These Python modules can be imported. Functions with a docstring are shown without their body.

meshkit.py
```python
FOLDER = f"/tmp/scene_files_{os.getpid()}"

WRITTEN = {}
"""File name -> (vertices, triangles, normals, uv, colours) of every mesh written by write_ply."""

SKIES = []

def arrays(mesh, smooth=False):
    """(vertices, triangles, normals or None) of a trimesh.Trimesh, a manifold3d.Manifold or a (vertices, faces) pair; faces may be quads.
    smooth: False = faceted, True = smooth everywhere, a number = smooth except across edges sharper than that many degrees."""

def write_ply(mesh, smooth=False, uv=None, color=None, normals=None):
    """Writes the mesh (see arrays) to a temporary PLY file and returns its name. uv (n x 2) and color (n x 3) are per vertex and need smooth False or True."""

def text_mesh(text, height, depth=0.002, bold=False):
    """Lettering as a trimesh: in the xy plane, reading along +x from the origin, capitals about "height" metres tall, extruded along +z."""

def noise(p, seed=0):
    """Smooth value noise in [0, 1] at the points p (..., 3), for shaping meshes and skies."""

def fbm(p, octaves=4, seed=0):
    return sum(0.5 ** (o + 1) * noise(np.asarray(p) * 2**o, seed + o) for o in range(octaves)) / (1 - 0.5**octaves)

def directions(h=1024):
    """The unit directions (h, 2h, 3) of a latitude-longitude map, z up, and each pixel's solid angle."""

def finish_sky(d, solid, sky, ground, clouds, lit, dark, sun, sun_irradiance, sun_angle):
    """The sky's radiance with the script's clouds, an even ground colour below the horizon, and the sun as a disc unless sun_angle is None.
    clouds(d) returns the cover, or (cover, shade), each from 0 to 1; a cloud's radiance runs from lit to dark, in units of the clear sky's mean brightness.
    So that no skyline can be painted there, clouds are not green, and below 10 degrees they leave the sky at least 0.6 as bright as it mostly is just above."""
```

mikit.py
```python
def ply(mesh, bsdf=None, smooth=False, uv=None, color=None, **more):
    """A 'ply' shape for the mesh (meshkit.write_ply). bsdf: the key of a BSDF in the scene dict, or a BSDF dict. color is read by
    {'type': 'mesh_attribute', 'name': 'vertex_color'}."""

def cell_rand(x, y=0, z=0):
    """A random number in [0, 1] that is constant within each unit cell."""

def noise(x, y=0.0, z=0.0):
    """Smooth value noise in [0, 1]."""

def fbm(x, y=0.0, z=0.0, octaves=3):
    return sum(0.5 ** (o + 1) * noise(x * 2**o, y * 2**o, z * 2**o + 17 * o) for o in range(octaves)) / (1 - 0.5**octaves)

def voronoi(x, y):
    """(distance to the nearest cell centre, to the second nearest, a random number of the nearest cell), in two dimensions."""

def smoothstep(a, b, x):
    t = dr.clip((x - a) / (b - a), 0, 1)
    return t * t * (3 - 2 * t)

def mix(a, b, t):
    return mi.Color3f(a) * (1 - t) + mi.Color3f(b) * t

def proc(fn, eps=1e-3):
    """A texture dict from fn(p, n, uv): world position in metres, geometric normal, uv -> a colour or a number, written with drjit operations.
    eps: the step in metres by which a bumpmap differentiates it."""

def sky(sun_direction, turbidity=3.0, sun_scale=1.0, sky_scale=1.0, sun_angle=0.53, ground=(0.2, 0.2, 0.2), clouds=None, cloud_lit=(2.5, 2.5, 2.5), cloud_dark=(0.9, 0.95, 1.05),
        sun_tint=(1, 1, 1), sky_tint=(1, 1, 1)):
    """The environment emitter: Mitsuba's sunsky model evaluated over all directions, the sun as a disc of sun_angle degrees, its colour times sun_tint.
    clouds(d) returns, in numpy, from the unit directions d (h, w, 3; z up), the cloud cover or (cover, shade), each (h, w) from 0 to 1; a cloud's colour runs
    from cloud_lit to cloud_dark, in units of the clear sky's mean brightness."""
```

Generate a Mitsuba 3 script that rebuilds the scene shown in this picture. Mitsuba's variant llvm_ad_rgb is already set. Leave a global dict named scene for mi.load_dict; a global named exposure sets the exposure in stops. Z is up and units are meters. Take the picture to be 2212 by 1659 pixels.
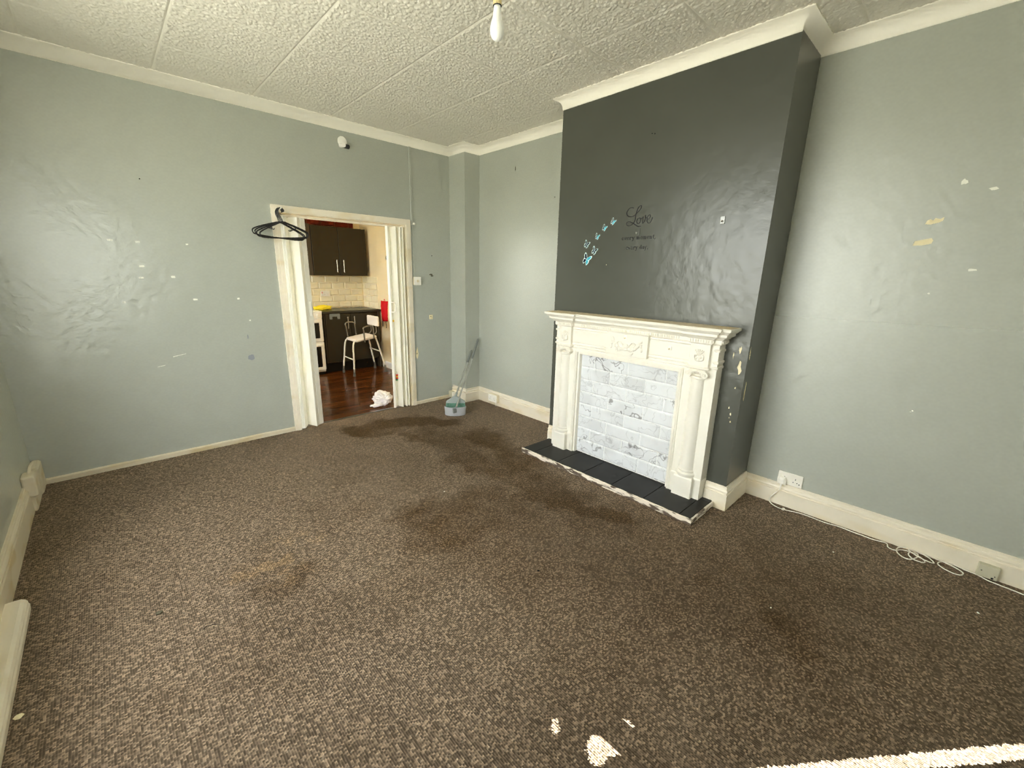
import math, random
import numpy as np, trimesh, shapely, drjit as dr, mitsuba as mi
import shapely.geometry as sg
from shapely import affinity
from shapely.ops import unary_union
import mikit, meshkit
from mikit import proc, noise, fbm, voronoi, cell_rand, smoothstep, mix

T = mi.ScalarTransform4f
scene = {'type': 'scene'}
labels = {}
rng = np.random.default_rng(7)

# ------------------------------------------------------------------ camera, sky, sun, exposure
exposure = 5.79
YAW, PITCH, ROLL, FPX, EYE = 0.7606, 0.2525, 0.0214, 918.55, np.array([0.0, 0.0, 1.5])
fwd = np.array([math.sin(YAW) * math.cos(PITCH), math.cos(YAW) * math.cos(PITCH), -math.sin(PITCH)])
rgt = np.array([math.cos(YAW), -math.sin(YAW), 0.0])
up0 = np.cross(rgt, fwd)
cup = -rgt * math.sin(ROLL) + up0 * math.cos(ROLL)
scene['camera'] = {'type': 'perspective', 'fov': math.degrees(2 * math.atan(1106 / FPX)), 'fov_axis': 'x', 'near_clip': 0.02, 'far_clip': 200.0,
                   'to_world': T().look_at(origin=EYE.tolist(), target=(EYE + fwd).tolist(), up=cup.tolist())}
SUN_EL = math.radians(32)
SUN = np.array([-0.788 * math.cos(SUN_EL), 0.615 * math.cos(SUN_EL), math.sin(SUN_EL)])
scene['sky'] = mikit.sky(SUN, turbidity=4.0, sun_scale=0.0, sky_scale=1.0, ground=(0.78, 0.75, 0.64),
                         clouds=lambda d: 0.72 + 0.25 * meshkit.fbm(d * 3.0, 3, 5), cloud_lit=(1.85, 1.89, 1.82), cloud_dark=(1.30, 1.33, 1.29))
scene['sun'] = {'type': 'directional', 'direction': (-SUN).tolist(), 'irradiance': {'type': 'rgb', 'value': [1.6, 1.5, 1.3]}}

# ------------------------------------------------------------------ room numbers (metres; z up)
YB, XR, XL, XB, YA, YC = 4.222, 3.191, -0.545, 2.81, 2.442, 0.862   # door wall, alcove wall, left wall, breast front, breast far/near edge
NX, NY, H, HC, CD = 2.989, 3.938, 2.811, 2.731, 0.061               # nib, ceiling, bottom of coving, coving reach
YF = -1.7                                                           # wall behind
DX0, DX1, DZ = 1.195, 2.405, 1.968                                  # door opening
KX, KY, KXL = 3.17, 6.98, 0.3                                       # kitchen right wall, back wall, left wall
FC = 1.665                                                          # middle of the fireplace

def lin(r, g, b):
    return [((c / 255) / 12.92 if c / 255 <= 0.04045 else ((c / 255 + 0.055) / 1.055) ** 2.4) for c in (r, g, b)]

# ------------------------------------------------------------------ materials
def rgb(c): return {'type': 'rgb', 'value': list(map(float, c))}
def pr(color, rough=0.5, spec=0.5, **kw):
    return {'type': 'principled', 'base_color': rgb(color) if not isinstance(color, dict) else color, 'roughness': rough, 'specular': spec, **kw}
def two(b): return {'type': 'twosided', 'bsdf': b}
def bump(tex, scale, b): return {'type': 'bumpmap', 'arbitrary': tex, 'scale': scale, 'bsdf': b}
def mat(name, b): scene['mat_' + name] = two(b); return name

WALL = lin(168, 171, 160)
def wall_col(p, n, uv):
    m = fbm(p.x * 1.3 + p.y * 0.7, p.y * 1.1, p.z * 1.5, 3)
    fine = noise(p.x * 90, p.y * 90, p.z * 90)
    return mi.Color3f(*WALL) * (0.93 + 0.10 * m + 0.05 * fine)
def wall_bump(p, n, uv):
    a = fbm(p.x * 9, p.y * 9, p.z * 5, 3)
    b = noise(p.x * 130, p.y * 130, p.z * 130)
    return 0.45 * a + 0.10 * b + 0.30 * noise(p.x * 34, p.y * 34, p.z * 26)
mat('wall_paint_matt', bump(proc(wall_bump, 2e-3), 0.004, pr(proc(wall_col), 0.38, 1.0)))
mat('wall_paint', bump(proc(wall_bump, 2e-3), 0.004, pr(proc(wall_col), 0.27, 1.0)))

DARK = lin(74, 76, 68)
def dark_col(p, n, uv):
    m = fbm(p.y * 2.1, p.z * 2.3, p.x * 2, 3)
    return mi.Color3f(*DARK) * (0.86 + 0.28 * m)
def dark_bump(p, n, uv):
    near = smoothstep(1.5, 1.0, p.y) * smoothstep(2.1, 1.4, p.z)
    a = fbm(p.y * 19, p.z * 15, p.x * 10, 3)
    drips = dr.maximum(0, noise(p.y * 38, p.z * 2.2, 3.0) - 0.62) * smoothstep(0.45, 0.75, noise(p.y * 6, p.z * 3, 9.0))
    return a * (0.30 + 0.6 * near) + drips * (0.12 + 0.35 * near) + 0.05 * noise(p.y * 120, p.z * 120, p.x * 120)
mat('dark_paint', bump(proc(dark_bump, 2e-3), 0.0045, pr(proc(dark_col), 0.29, 0.6)))

def cream_col(c, dirt):
    def f(p, n, uv):
        m = fbm(p.x * 3.1, p.y * 3.1, p.z * 6, 3)
        d = smoothstep(0.55, 0.75, fbm(p.x * 5 + 3, p.y * 5, p.z * 9 + 1, 3))
        return mix(mi.Color3f(*c) * (0.94 + 0.1 * m), mi.Color3f(*c) * mi.Color3f(0.86, 0.78, 0.58), d * dirt)
    return f
mat('gloss_cream', pr(proc(cream_col(lin(233, 224, 204), 0.45)), 0.3, 0.5))
mat('old_cream', pr(proc(cream_col(lin(214, 203, 178), 0.8)), 0.4, 0.4))
mat('coving_white', pr(rgb(lin(250, 246, 232)), 0.55, 0.3))
mat('surround_white', pr(rgb(lin(226, 222, 209)), 0.38, 0.45))
mat('surround_top', pr(proc(cream_col(lin(215, 200, 170), 0.8)), 0.5, 0.4))

mat('ceiling_tile_face', pr(rgb(lin(216, 212, 198)), 0.5, 0.4))
mat('ceiling_slab', pr(rgb(lin(205, 197, 175)), 0.8, 0.2))

# carpet ------------------------------------------------------------
def seg(p, a, b):
    px, py = p.x - a[0], p.y - a[1]
    dx, dy = b[0] - a[0], b[1] - a[1]
    t = dr.clip((px * dx + py * dy) / max(dx * dx + dy * dy, 1e-9), 0, 1)
    return dr.sqrt(dr.square(px - t * dx) + dr.square(py - t * dy))
def path_d(p, pts):
    d = mi.Float(9.0)
    for a, b in zip(pts[:-1], pts[1:]): d = dr.minimum(d, seg(p, a, b))
    return d
S_DOOR = [(1.55, 3.80), (1.72, 3.86), (1.87, 3.86), (2.05, 3.76), (2.19, 3.71), (2.28, 3.56), (2.42, 3.46)]
S_DOOR3 = [(1.62, 3.70), (1.85, 3.66)]
S_MID = [(2.15, 3.35), (2.10, 2.95), (2.08, 2.60)]
S_DOOR2 = [(1.88, 3.47), (1.95, 3.35), (1.97, 3.18)]
S_HEARTH = [(2.40, 3.03), (2.41, 2.80), (2.375, 2.57), (2.27, 2.255), (2.17, 2.06)]
S_HEARTH2 = [(2.02, 2.60), (2.055, 2.36), (2.125, 2.106), (2.133, 1.853), (2.114, 1.68)]
S_HEARTH3 = [(1.82, 1.877), (1.955, 1.85), (1.968, 1.69), (2.105, 1.568), (2.122, 1.44), (2.171, 1.345), (2.227, 1.22)]
S_WIDE = [(1.20, 2.12), (1.40, 2.08), (1.62, 2.02), (1.80, 2.05)]
S_WIDE2 = [(1.25, 1.98), (1.45, 1.85), (1.72, 1.68)]
S_RIGHT = [(2.05, 0.64), (1.952, 0.459), (1.957, 0.361), (1.903, 0.273), (1.87, 0.212)]
S_LEFT = [(0.40, 2.03), (0.483, 2.046), (0.56, 2.09)]
S_YEL = [(0.3345, 2.29), (0.4386, 2.276), (0.482, 2.14)]
S_YEL2 = [(0.45, 2.41), (0.543, 2.40), (0.616, 2.39)]
def carpet_col(p, n, uv):
    wx = 0.11 * (fbm(p.x * 7, p.y * 7, 1.0, 3) - 0.5) * 2
    wy = 0.11 * (fbm(p.x * 7, p.y * 7, 5.0, 3) - 0.5) * 2
    q = mi.Point3f(p.x + wx, p.y + wy, 0)
    st = mi.Float(0)
    for pts, r, k in ((S_DOOR, 0.20, 0.85), (S_DOOR2, 0.10, 0.62), (S_DOOR3, 0.17, 0.6), (S_HEARTH, 0.26, 0.66), (S_HEARTH2, 0.30, 0.60), (S_HEARTH3, 0.14, 0.66), (S_MID, 0.30, 0.42),
                      (S_WIDE, 0.24, 0.52), (S_WIDE2, 0.34, 0.48), (S_RIGHT, 0.15, 0.42), (S_LEFT, 0.12, 0.28)):
        st = dr.maximum(st, k * smoothstep(r, r * 0.30, path_d(q, pts)))
    st = dr.maximum(st, 0.36 * smoothstep(0.80, 0.2, seg(q, (1.75, 1.6), (2.1, 0.6))))
    ring = dr.abs(seg(q, (1.38, 1.40), (1.381, 1.40)) - 0.06)
    st = dr.maximum(st, 0.35 * smoothstep(0.03, 0.0, ring))
    st = st * (0.55 + 0.9 * fbm(p.x * 9, p.y * 9, 2.0, 3))
    blot = smoothstep(0.50, 0.75, fbm(p.x * 2.4, p.y * 2.4, 8.0, 4)) * 0.22
    yel = dr.maximum(smoothstep(0.13, 0.02, path_d(q, S_YEL)), 0.6 * smoothstep(0.11, 0.02, path_d(q, S_YEL2))) * smoothstep(0.3, 0.65, fbm(p.x * 22, p.y * 22, 4.0, 2))
    rib = 0.5 + 0.5 * dr.cos(p.x * (2 * math.pi / 0.0075) + 1.2 * noise(p.x * 40, p.y * 25, 3.0))
    loop = cell_rand(p.x / 0.0075, p.y / 0.0062 + cell_rand(dr.floor(p.x / 0.0075) + 500), 2.0)
    mid = noise(p.x * 60, p.y * 45, 6.0)
    v = 0.30 + 0.30 * rib * (0.5 + 0.5 * loop) + 0.95 * loop * loop * loop + 0.16 * (mid - 0.5)
    base = mi.Color3f(0.152, 0.112, 0.077) * dr.maximum(v, 0.12) * 1.5
    fleck = dr.select(cell_rand(p.x / 0.006 + 31, p.y / 0.006, 5.0) > 0.975, 1.0, 0.0)
    base = base + mi.Color3f(0.10, 0.085, 0.065) * fleck * 0.8
    base = base * (0.90 + 0.25 * fbm(p.x * 1.7, p.y * 1.7, 12.0, 3))
    base = mix(base, base * mi.Color3f(0.36, 0.30, 0.21), dr.clip(1.15 * st + blot, 0, 0.97))
    return mix(base, base * mi.Color3f(1.75, 1.5, 1.05) + 0.01, yel * 0.4)
def carpet_bump(p, n, uv):
    rib = 0.5 + 0.5 * dr.cos(p.x * (2 * math.pi / 0.0075))
    return 0.5 * rib + noise(p.x * 150, p.y * 130, 1.0)
mat('carpet', bump(proc(carpet_col and carpet_bump, 1e-3), 0.0025, pr(proc(carpet_col), 0.95, 0.1, sheen=1.0, sheen_tint=0.5)))

def slate_col(p, n, uv):
    m = fbm(p.x * 8, p.y * 8, p.z * 8, 3)
    return mi.Color3f(0.012, 0.0118, 0.0105) * (0.7 + 0.9 * m)
mat('slate', pr(proc(slate_col), 0.5, 0.25))
mat('grout_dark', pr(rgb([0.075, 0.072, 0.066]), 0.8, 0.2))
mat('grout_white', pr(rgb(lin(246, 246, 240)), 0.6, 0.3))
def edge_col(p, n, uv):
    w = smoothstep(0.42, 0.56, fbm(p.x * 16, p.y * 16, p.z * 40, 3) + 4.5 * (p.z - 0.022))
    return mix(mi.Color3f(0.12, 0.09, 0.065), mi.Color3f(*lin(226, 215, 198)), w)
mat('chipped_edge', pr(proc(edge_col), 0.6, 0.3))
def marble_col(p, n, uv):
    row = dr.floor((p.z - 0.0615) / 0.103)
    odd = row - 2 * dr.floor(row / 2)
    col = dr.floor((p.y - 1.50 + 0.152 * odd) / 0.3035)
    k = cell_rand(col + 50, row + 11, 3.0)
    wx = fbm(p.y * 9 + 13 * k, p.z * 9, 3.0, 3); wy = fbm(p.y * 9, p.z * 9 + 17 * k, 8.0, 3)
    v = dr.abs(fbm(p.y * 9 + 2.4 * wx + 40 * k, p.z * 9 + 2.4 * wy, 1.0, 3) - 0.5)
    v2 = dr.abs(fbm(p.y * 5 + 1.8 * wy + 20 * k, p.z * 6 + 2 * wx, 4.0, 2) - 0.5)
    strong = dr.select(k > 0.72, 0.75, 0.28)
    vein = dr.maximum(smoothstep(0.030, 0.0, v), smoothstep(0.02, 0.0, v2)) * strong
    cloud = smoothstep(0.45, 0.8, fbm(p.y * 6 + 9 * k, p.z * 6, 2.0, 3)) * 0.16
    return mix(mi.Color3f(*lin(216, 218, 219)), mi.Color3f(*lin(116, 114, 114)), dr.clip(vein + cloud, 0, 1))
mat('marble', pr(proc(marble_col), 0.18, 0.5))

# kitchen
def wood_col(p, n, uv):
    row = dr.floor(p.y / 0.0633)
    seg_ = cell_rand(row + 100, dr.floor(p.x / 0.37 + 3.7 * cell_rand(row + 100)) + 100)
    g = fbm(p.x * 3 + 9 * seg_, p.y * 70, row * 3.3, 3)
    return mix(mi.Color3f(*lin(38, 17, 5)), mi.Color3f(*lin(118, 64, 22)), dr.clip(1.5 * (g - 0.28) * (0.45 + 1.0 * seg_), 0, 1))
mat('laminate', pr(proc(wood_col), 0.20, 0.35))
mat('kitchen_wall', pr(rgb(lin(238, 222, 184)), 0.6, 0.3))
mat('cream_tile', pr(rgb(lin(236, 226, 194)), 0.15, 0.5))
mat('cream_grout', pr(rgb(lin(214, 202, 168)), 0.7, 0.2))
def brick_col(p, n, uv):
    m = fbm(p.x * 18, p.z * 25, 2.0, 3)
    k = cell_rand(dr.floor(p.x / 0.11) + 20, dr.floor(p.z / 0.075) + 20)
    return mix(mi.Color3f(*lin(52, 16, 9)), mi.Color3f(*lin(136, 50, 28)), dr.clip(m * 0.9 + 0.35 * k - 0.1, 0, 1))
mat('brick', pr(proc(brick_col), 0.85, 0.2))
mat('mortar', pr(rgb(lin(120, 80, 56)), 0.9, 0.2))
mat('cabinet_brown', pr(rgb(lin(42, 35, 18)), 0.42, 0.35))
mat('cabinet_side', pr(rgb(lin(66, 59, 47)), 0.45, 0.4))
mat('worktop', pr(rgb(lin(42, 39, 32)), 0.3, 0.5))
mat('cabinet_void', pr(rgb(lin(28, 22, 16)), 0.8, 0.2))
mat('steel', pr(rgb([0.72, 0.70, 0.66]), 0.25, 0.5, metallic=1.0))
mat('grey_metal', pr(rgb([0.30, 0.29, 0.27]), 0.3, 0.5, metallic=1.0))
mat('aluminium', pr(rgb([0.62, 0.63, 0.62]), 0.28, 0.5, metallic=0.9))
mat('appliance_white', pr(rgb(lin(244, 242, 234)), 0.2, 0.5))
mat('black_glass', pr(rgb([0.006, 0.006, 0.006]), 0.06, 0.5))
mat('black_plastic', pr(rgb([0.010, 0.010, 0.010]), 0.35, 0.5))
mat('grey_rubber', pr(rgb(lin(96, 94, 88)), 0.7, 0.3))
mat('white_vinyl', pr(rgb(lin(242, 234, 224)), 0.4, 0.4))
mat('white_tube', pr(rgb(lin(238, 234, 222)), 0.3, 0.5))
mat('white_plastic', pr(rgb(lin(240, 236, 224)), 0.3, 0.5))
mat('aged_plastic', pr(rgb(lin(222, 210, 180)), 0.4, 0.4))
mat('grey_box', pr(proc(cream_col(lin(196, 192, 168), 0.9)), 0.5, 0.4))
mat('clear_plastic', pr(rgb(lin(150, 152, 146)), 0.12, 0.6))
mat('pvc_slat', pr(rgb(lin(246, 243, 230)), 0.32, 0.5))
mat('yellow_cloth', pr(rgb(lin(244, 226, 60)), 0.8, 0.2))
mat('red_fabric', pr(rgb(lin(196, 12, 26)), 0.6, 0.3))
mat('thin_bag', {'type': 'principled', 'base_color': rgb(lin(244, 240, 240)), 'roughness': 0.3, 'specular': 0.5})
mat('pan_grey', pr(rgb(lin(178, 180, 182)), 0.4, 0.4))
mat('head_grey', pr(rgb(lin(152, 160, 156)), 0.45, 0.4))
mat('bristle_green', pr(rgb(lin(108, 150, 130)), 0.7, 0.3))
mat('grip_grey', pr(rgb(lin(120, 124, 120)), 0.6, 0.3))
mat('bulb_white', pr(rgb(lin(246, 246, 240)), 0.25, 0.5))
mat('holder_tan', pr(rgb(lin(208, 190, 140)), 0.35, 0.5))
mat('ink_black', pr(rgb([0.006, 0.006, 0.006]), 0.45, 0.4))
mat('decal_pale', pr(rgb(lin(214, 240, 244)), 0.3, 0.5))
mat('decal_cyan', pr(rgb(lin(50, 170, 196)), 0.3, 0.5))
mat('decal_navy', pr(rgb(lin(12, 22, 46)), 0.3, 0.5))
mat('filler_cream', pr(rgb(lin(236, 224, 186)), 0.8, 0.2))
mat('filler_white', pr(rgb(lin(238, 238, 226)), 0.8, 0.2))
mat('scuff_grey', pr(rgb(lin(138, 142, 146)), 0.6, 0.3))
mat('scuff_dark', pr(rgb(lin(88, 84, 66)), 0.7, 0.3))
mat('hole_black', pr(rgb([0.01, 0.01, 0.01]), 0.8, 0.2))
mat('sticker_red', pr(rgb(lin(206, 46, 34)), 0.4, 0.4))
mat('sticker_yellow', pr(rgb(lin(232, 190, 50)), 0.4, 0.4))
mat('sticker_green', pr(rgb(lin(70, 130, 80)), 0.4, 0.4))
mat('leaf', pr(rgb([0.05, 0.09, 0.025]), 0.6, 0.3))
mat('bark', pr(rgb([0.07, 0.05, 0.035]), 0.9, 0.2))

# ------------------------------------------------------------------ mesh helpers
def cat(*ms): return trimesh.util.concatenate([m for m in ms if m is not None])
def box(x0, x1, y0, y1, z0, z1):
    m = trimesh.creation.box((x1 - x0, y1 - y0, z1 - z0)); m.apply_translation(((x0 + x1) / 2, (y0 + y1) / 2, (z0 + z1) / 2)); return m
def cbox(x0, x1, y0, y1, z0, z1, c=0.003):
    c = min(c, (x1 - x0) * 0.45, (y1 - y0) * 0.45, (z1 - z0) * 0.45)
    P = []
    for sx in (0, 1):
        for sy in (0, 1):
            for sz in (0, 1):
                X, Y, Z = (x0, x1)[sx], (y0, y1)[sy], (z0, z1)[sz]
                dx, dy, dz = (c, -c)[sx], (c, -c)[sy], (c, -c)[sz]
                P += [(X, Y + dy, Z + dz), (X + dx, Y, Z + dz), (X + dx, Y + dy, Z)]
    return trimesh.convex.convex_hull(np.array(P))
def rbox(x0, x1, y0, y1, z0, z1, r, n=2):
    s = trimesh.creation.icosphere(n, r).vertices
    P = [s + np.array([X, Y, Z]) for X in (x0 + r, x1 - r) for Y in (y0 + r, y1 - r) for Z in (z0 + r, z1 - r)]
    return trimesh.convex.convex_hull(np.vstack(P))
def extr(poly, depth): 
    return cat(*[trimesh.creation.extrude_polygon(g, depth, engine='earcut') for g in (poly.geoms if hasattr(poly, 'geoms') else [poly]) if g.area > 1e-9])
def onto(m, o, ex, ey, ez):
    M = np.eye(4); M[:3, 0], M[:3, 1], M[:3, 2], M[:3, 3] = ex, ey, ez, o
    m = m.copy(); m.apply_transform(M)
    if np.linalg.det(M[:3, :3]) < 0: m.invert()
    return m
def on_x(poly, x, t):   # polygon in (y, z), proud of the plane x towards -x by t
    return onto(extr(poly, t), (x, 0, 0), (0, 1, 0), (0, 0, 1), (-1, 0, 0))
def on_y(poly, y, t):   # polygon in (x, z), proud of the plane y towards -y by t
    return onto(extr(poly, t), (0, y, 0), (1, 0, 0), (0, 0, 1), (0, -1, 0))
def spline(pts, n=8, closed=False):
    P = np.array(pts, float); out = []; N = len(P)
    for i in range(N if closed else N - 1):
        g = lambda k: P[k % N] if closed else P[min(max(k, 0), N - 1)]
        p0, p1, p2, p3 = g(i - 1), g(i), g(i + 1), g(i + 2)
        for t in np.arange(n) / n:
            out.append(0.5 * (2 * p1 + (p2 - p0) * t + (2 * p0 - 5 * p1 + 4 * p2 - p3) * t * t + (3 * p1 - p0 - 3 * p2 + p3) * t ** 3))
    if not closed: out.append(P[-1])
    return np.array(out)
def tube(pts, r, sides=10, closed=False, cap=True):
    p = np.array(pts, float); N = len(p)
    r = np.broadcast_to(r, (N,)).astype(float)
    t = (np.roll(p, -1, 0) - np.roll(p, 1, 0)) if closed else np.gradient(p, axis=0)
    t /= np.linalg.norm(t, axis=1, keepdims=True) + 1e-12
    a = np.cross(t[0], [0, 0, 1.0] if abs(t[0][2]) < 0.9 else [1.0, 0, 0]); a /= np.linalg.norm(a)
    A = []
    for i in range(N):
        a = a - t[i] * (a @ t[i]); a /= np.linalg.norm(a) + 1e-12; A.append(a)
    A = np.array(A); B = np.cross(t, A)
    ang = np.arange(sides) * 2 * np.pi / sides
    v = p[:, None] + r[:, None, None] * (np.cos(ang)[None, :, None] * A[:, None] + np.sin(ang)[None, :, None] * B[:, None])
    f = []
    for i in range(N if closed else N - 1):
        k = (i + 1) % N
        for j in range(sides):
            l = (j + 1) % sides
            f += [(i * sides + j, i * sides + l, k * sides + l), (i * sides + j, k * sides + l, k * sides + j)]
    v = v.reshape(-1, 3)
    if cap and not closed:
        c0, c1 = len(v), len(v) + 1; v = np.vstack([v, p[0], p[-1]])
        for j in range(sides):
            l = (j + 1) % sides
            f += [(c0, l, j), (c1, (N - 1) * sides + j, (N - 1) * sides + l)]
    m = trimesh.Trimesh(v, np.array(f), process=False)
    if m.volume < 0: m.invert()
    return m
def lathe(prof, n=28):   # (r, z)
    m = trimesh.creation.revolve(np.array(prof, float), sections=n)
    if m.volume < 0: m.invert()
    return m
def cyl(p0, p1, r, n=20): return trimesh.creation.cylinder(r, segment=np.array([p0, p1], float), sections=n)
def ball(c, r, n=2, s=(1, 1, 1)):
    m = trimesh.creation.icosphere(n, 1.0); m.apply_scale(np.array(s) * r); m.apply_translation(c); return m
def run(path, prof, closed=False):
    """A moulding along a path in plan with mitred corners: prof is (out, z), out to the left of the path."""
    P = np.array(path, float); N = len(P)
    d = [(P[(i + 1) % N] - P[i]) for i in range(N)]
    nrm = [np.array([-v[1], v[0]]) / (np.linalg.norm(v) + 1e-12) for v in d]
    V = []
    for i in range(N):
        n0, n1 = (nrm[i - 1], nrm[i]) if closed or 0 < i < N - 1 else ((nrm[i], nrm[i]) if i == 0 else (nrm[i - 1], nrm[i - 1]))
        m = n0 + n1; m = m / (m @ n0)
        V.append([(P[i][0] + m[0] * o, P[i][1] + m[1] * o, z) for o, z in prof])
    V = np.array(V); K = len(prof); f = []
    for i in range(N if closed else N - 1):
        k = (i + 1) % N
        for j in range(K):
            l = (j + 1) % K
            f += [(i * K + j, k * K + j, k * K + l), (i * K + j, k * K + l, i * K + l)]
    v = V.reshape(-1, 3)
    if not closed:
        poly = sg.Polygon(prof); vt, tr = trimesh.creation.triangulate_polygon(poly, engine='earcut')
        for e in (0, N - 1):
            base = len(v); n0 = nrm[0] if e == 0 else nrm[N - 2]
            v = np.vstack([v, [(P[e][0] + n0[0] * o, P[e][1] + n0[1] * o, z) for o, z in vt]])
            f += [tuple(base + t) for t in (tr if e == 0 else tr[:, ::-1])]
    m = trimesh.Trimesh(v, np.array(f), process=False); m.fix_normals(); return m
def stepped(x1, xf, y0, y1, levels):
    """Against the plane x1: a plan rectangle from xf to x1, y0..y1 that grows by o at each (z, o) on the front and both ends; mitred mouldings."""
    V = []
    for z, o in levels: V += [(x1, y0 - o, z), (xf - o, y0 - o, z), (xf - o, y1 + o, z), (x1, y1 + o, z)]
    f = []
    n = len(levels)
    for i in range(n - 1):
        for j in range(4):
            k = (j + 1) % 4
            f += [(4 * i + j, 4 * i + k, 4 * i + 4 + k), (4 * i + j, 4 * i + 4 + k, 4 * i + 4 + j)]
    f += [(0, 2, 1), (0, 3, 2)]; b = 4 * (n - 1); f += [(b, b + 1, b + 2), (b, b + 2, b + 3)]
    m = trimesh.Trimesh(np.array(V), np.array(f), process=False); m.fix_normals(); return m
def blob(cx, cz, rx, rz, seed, n=14, k=0.25, rot=0.0):
    r = np.random.default_rng(seed); a = np.arange(n) * 2 * np.pi / n
    q = 1 + k * (r.random(n) - 0.5) * 2
    x, z = rx * q * np.cos(a), rz * q * np.sin(a)
    return sg.Polygon(np.c_[cx + x * math.cos(rot) - z * math.sin(rot), cz + x * math.sin(rot) + z * math.cos(rot)]).buffer(0)

# ------------------------------------------------------------------ entries
used = {}
def key_of(name):
    n = used.get(name, 0); used[name] = n + 1
    return name if n == 0 else f'{name}_{n:03d}'
def put(name, mesh, m, parent=None, smooth=False, label=None, cat_=None, group=None, kind=None, ply=None):
    k = key_of((parent + '__' if parent else '') + name)
    scene[k] = mikit.ply(mesh, 'mat_' + m, smooth)
    d = {}
    for a, b in (('label', label), ('category', cat_), ('group', group), ('kind', kind)):
        if b: d[a] = b
    if d: labels[k] = d
    return k
def thing(name, label, cat_, group=None):
    k = key_of(name); labels[k] = {'label': label, 'category': cat_}
    if group: labels[k]['group'] = group
    return k
def struct(name, mesh, m, label=None, smooth=False):
    return put(name, mesh, m, None, smooth, label, None, None, 'structure')
def holder(name, label):      # a piece of the setting made of parts only
    k = key_of(name); labels[k] = {'label': label, 'kind': 'structure'}; return k

# ================================================================== the large structure
struct('floor', box(XL - 0.2, XR + 0.2, YF - 0.2, 4.262, -0.12, 0.0), 'carpet', 'worn brown loop-pile carpet with dark and yellowish stains')

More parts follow.
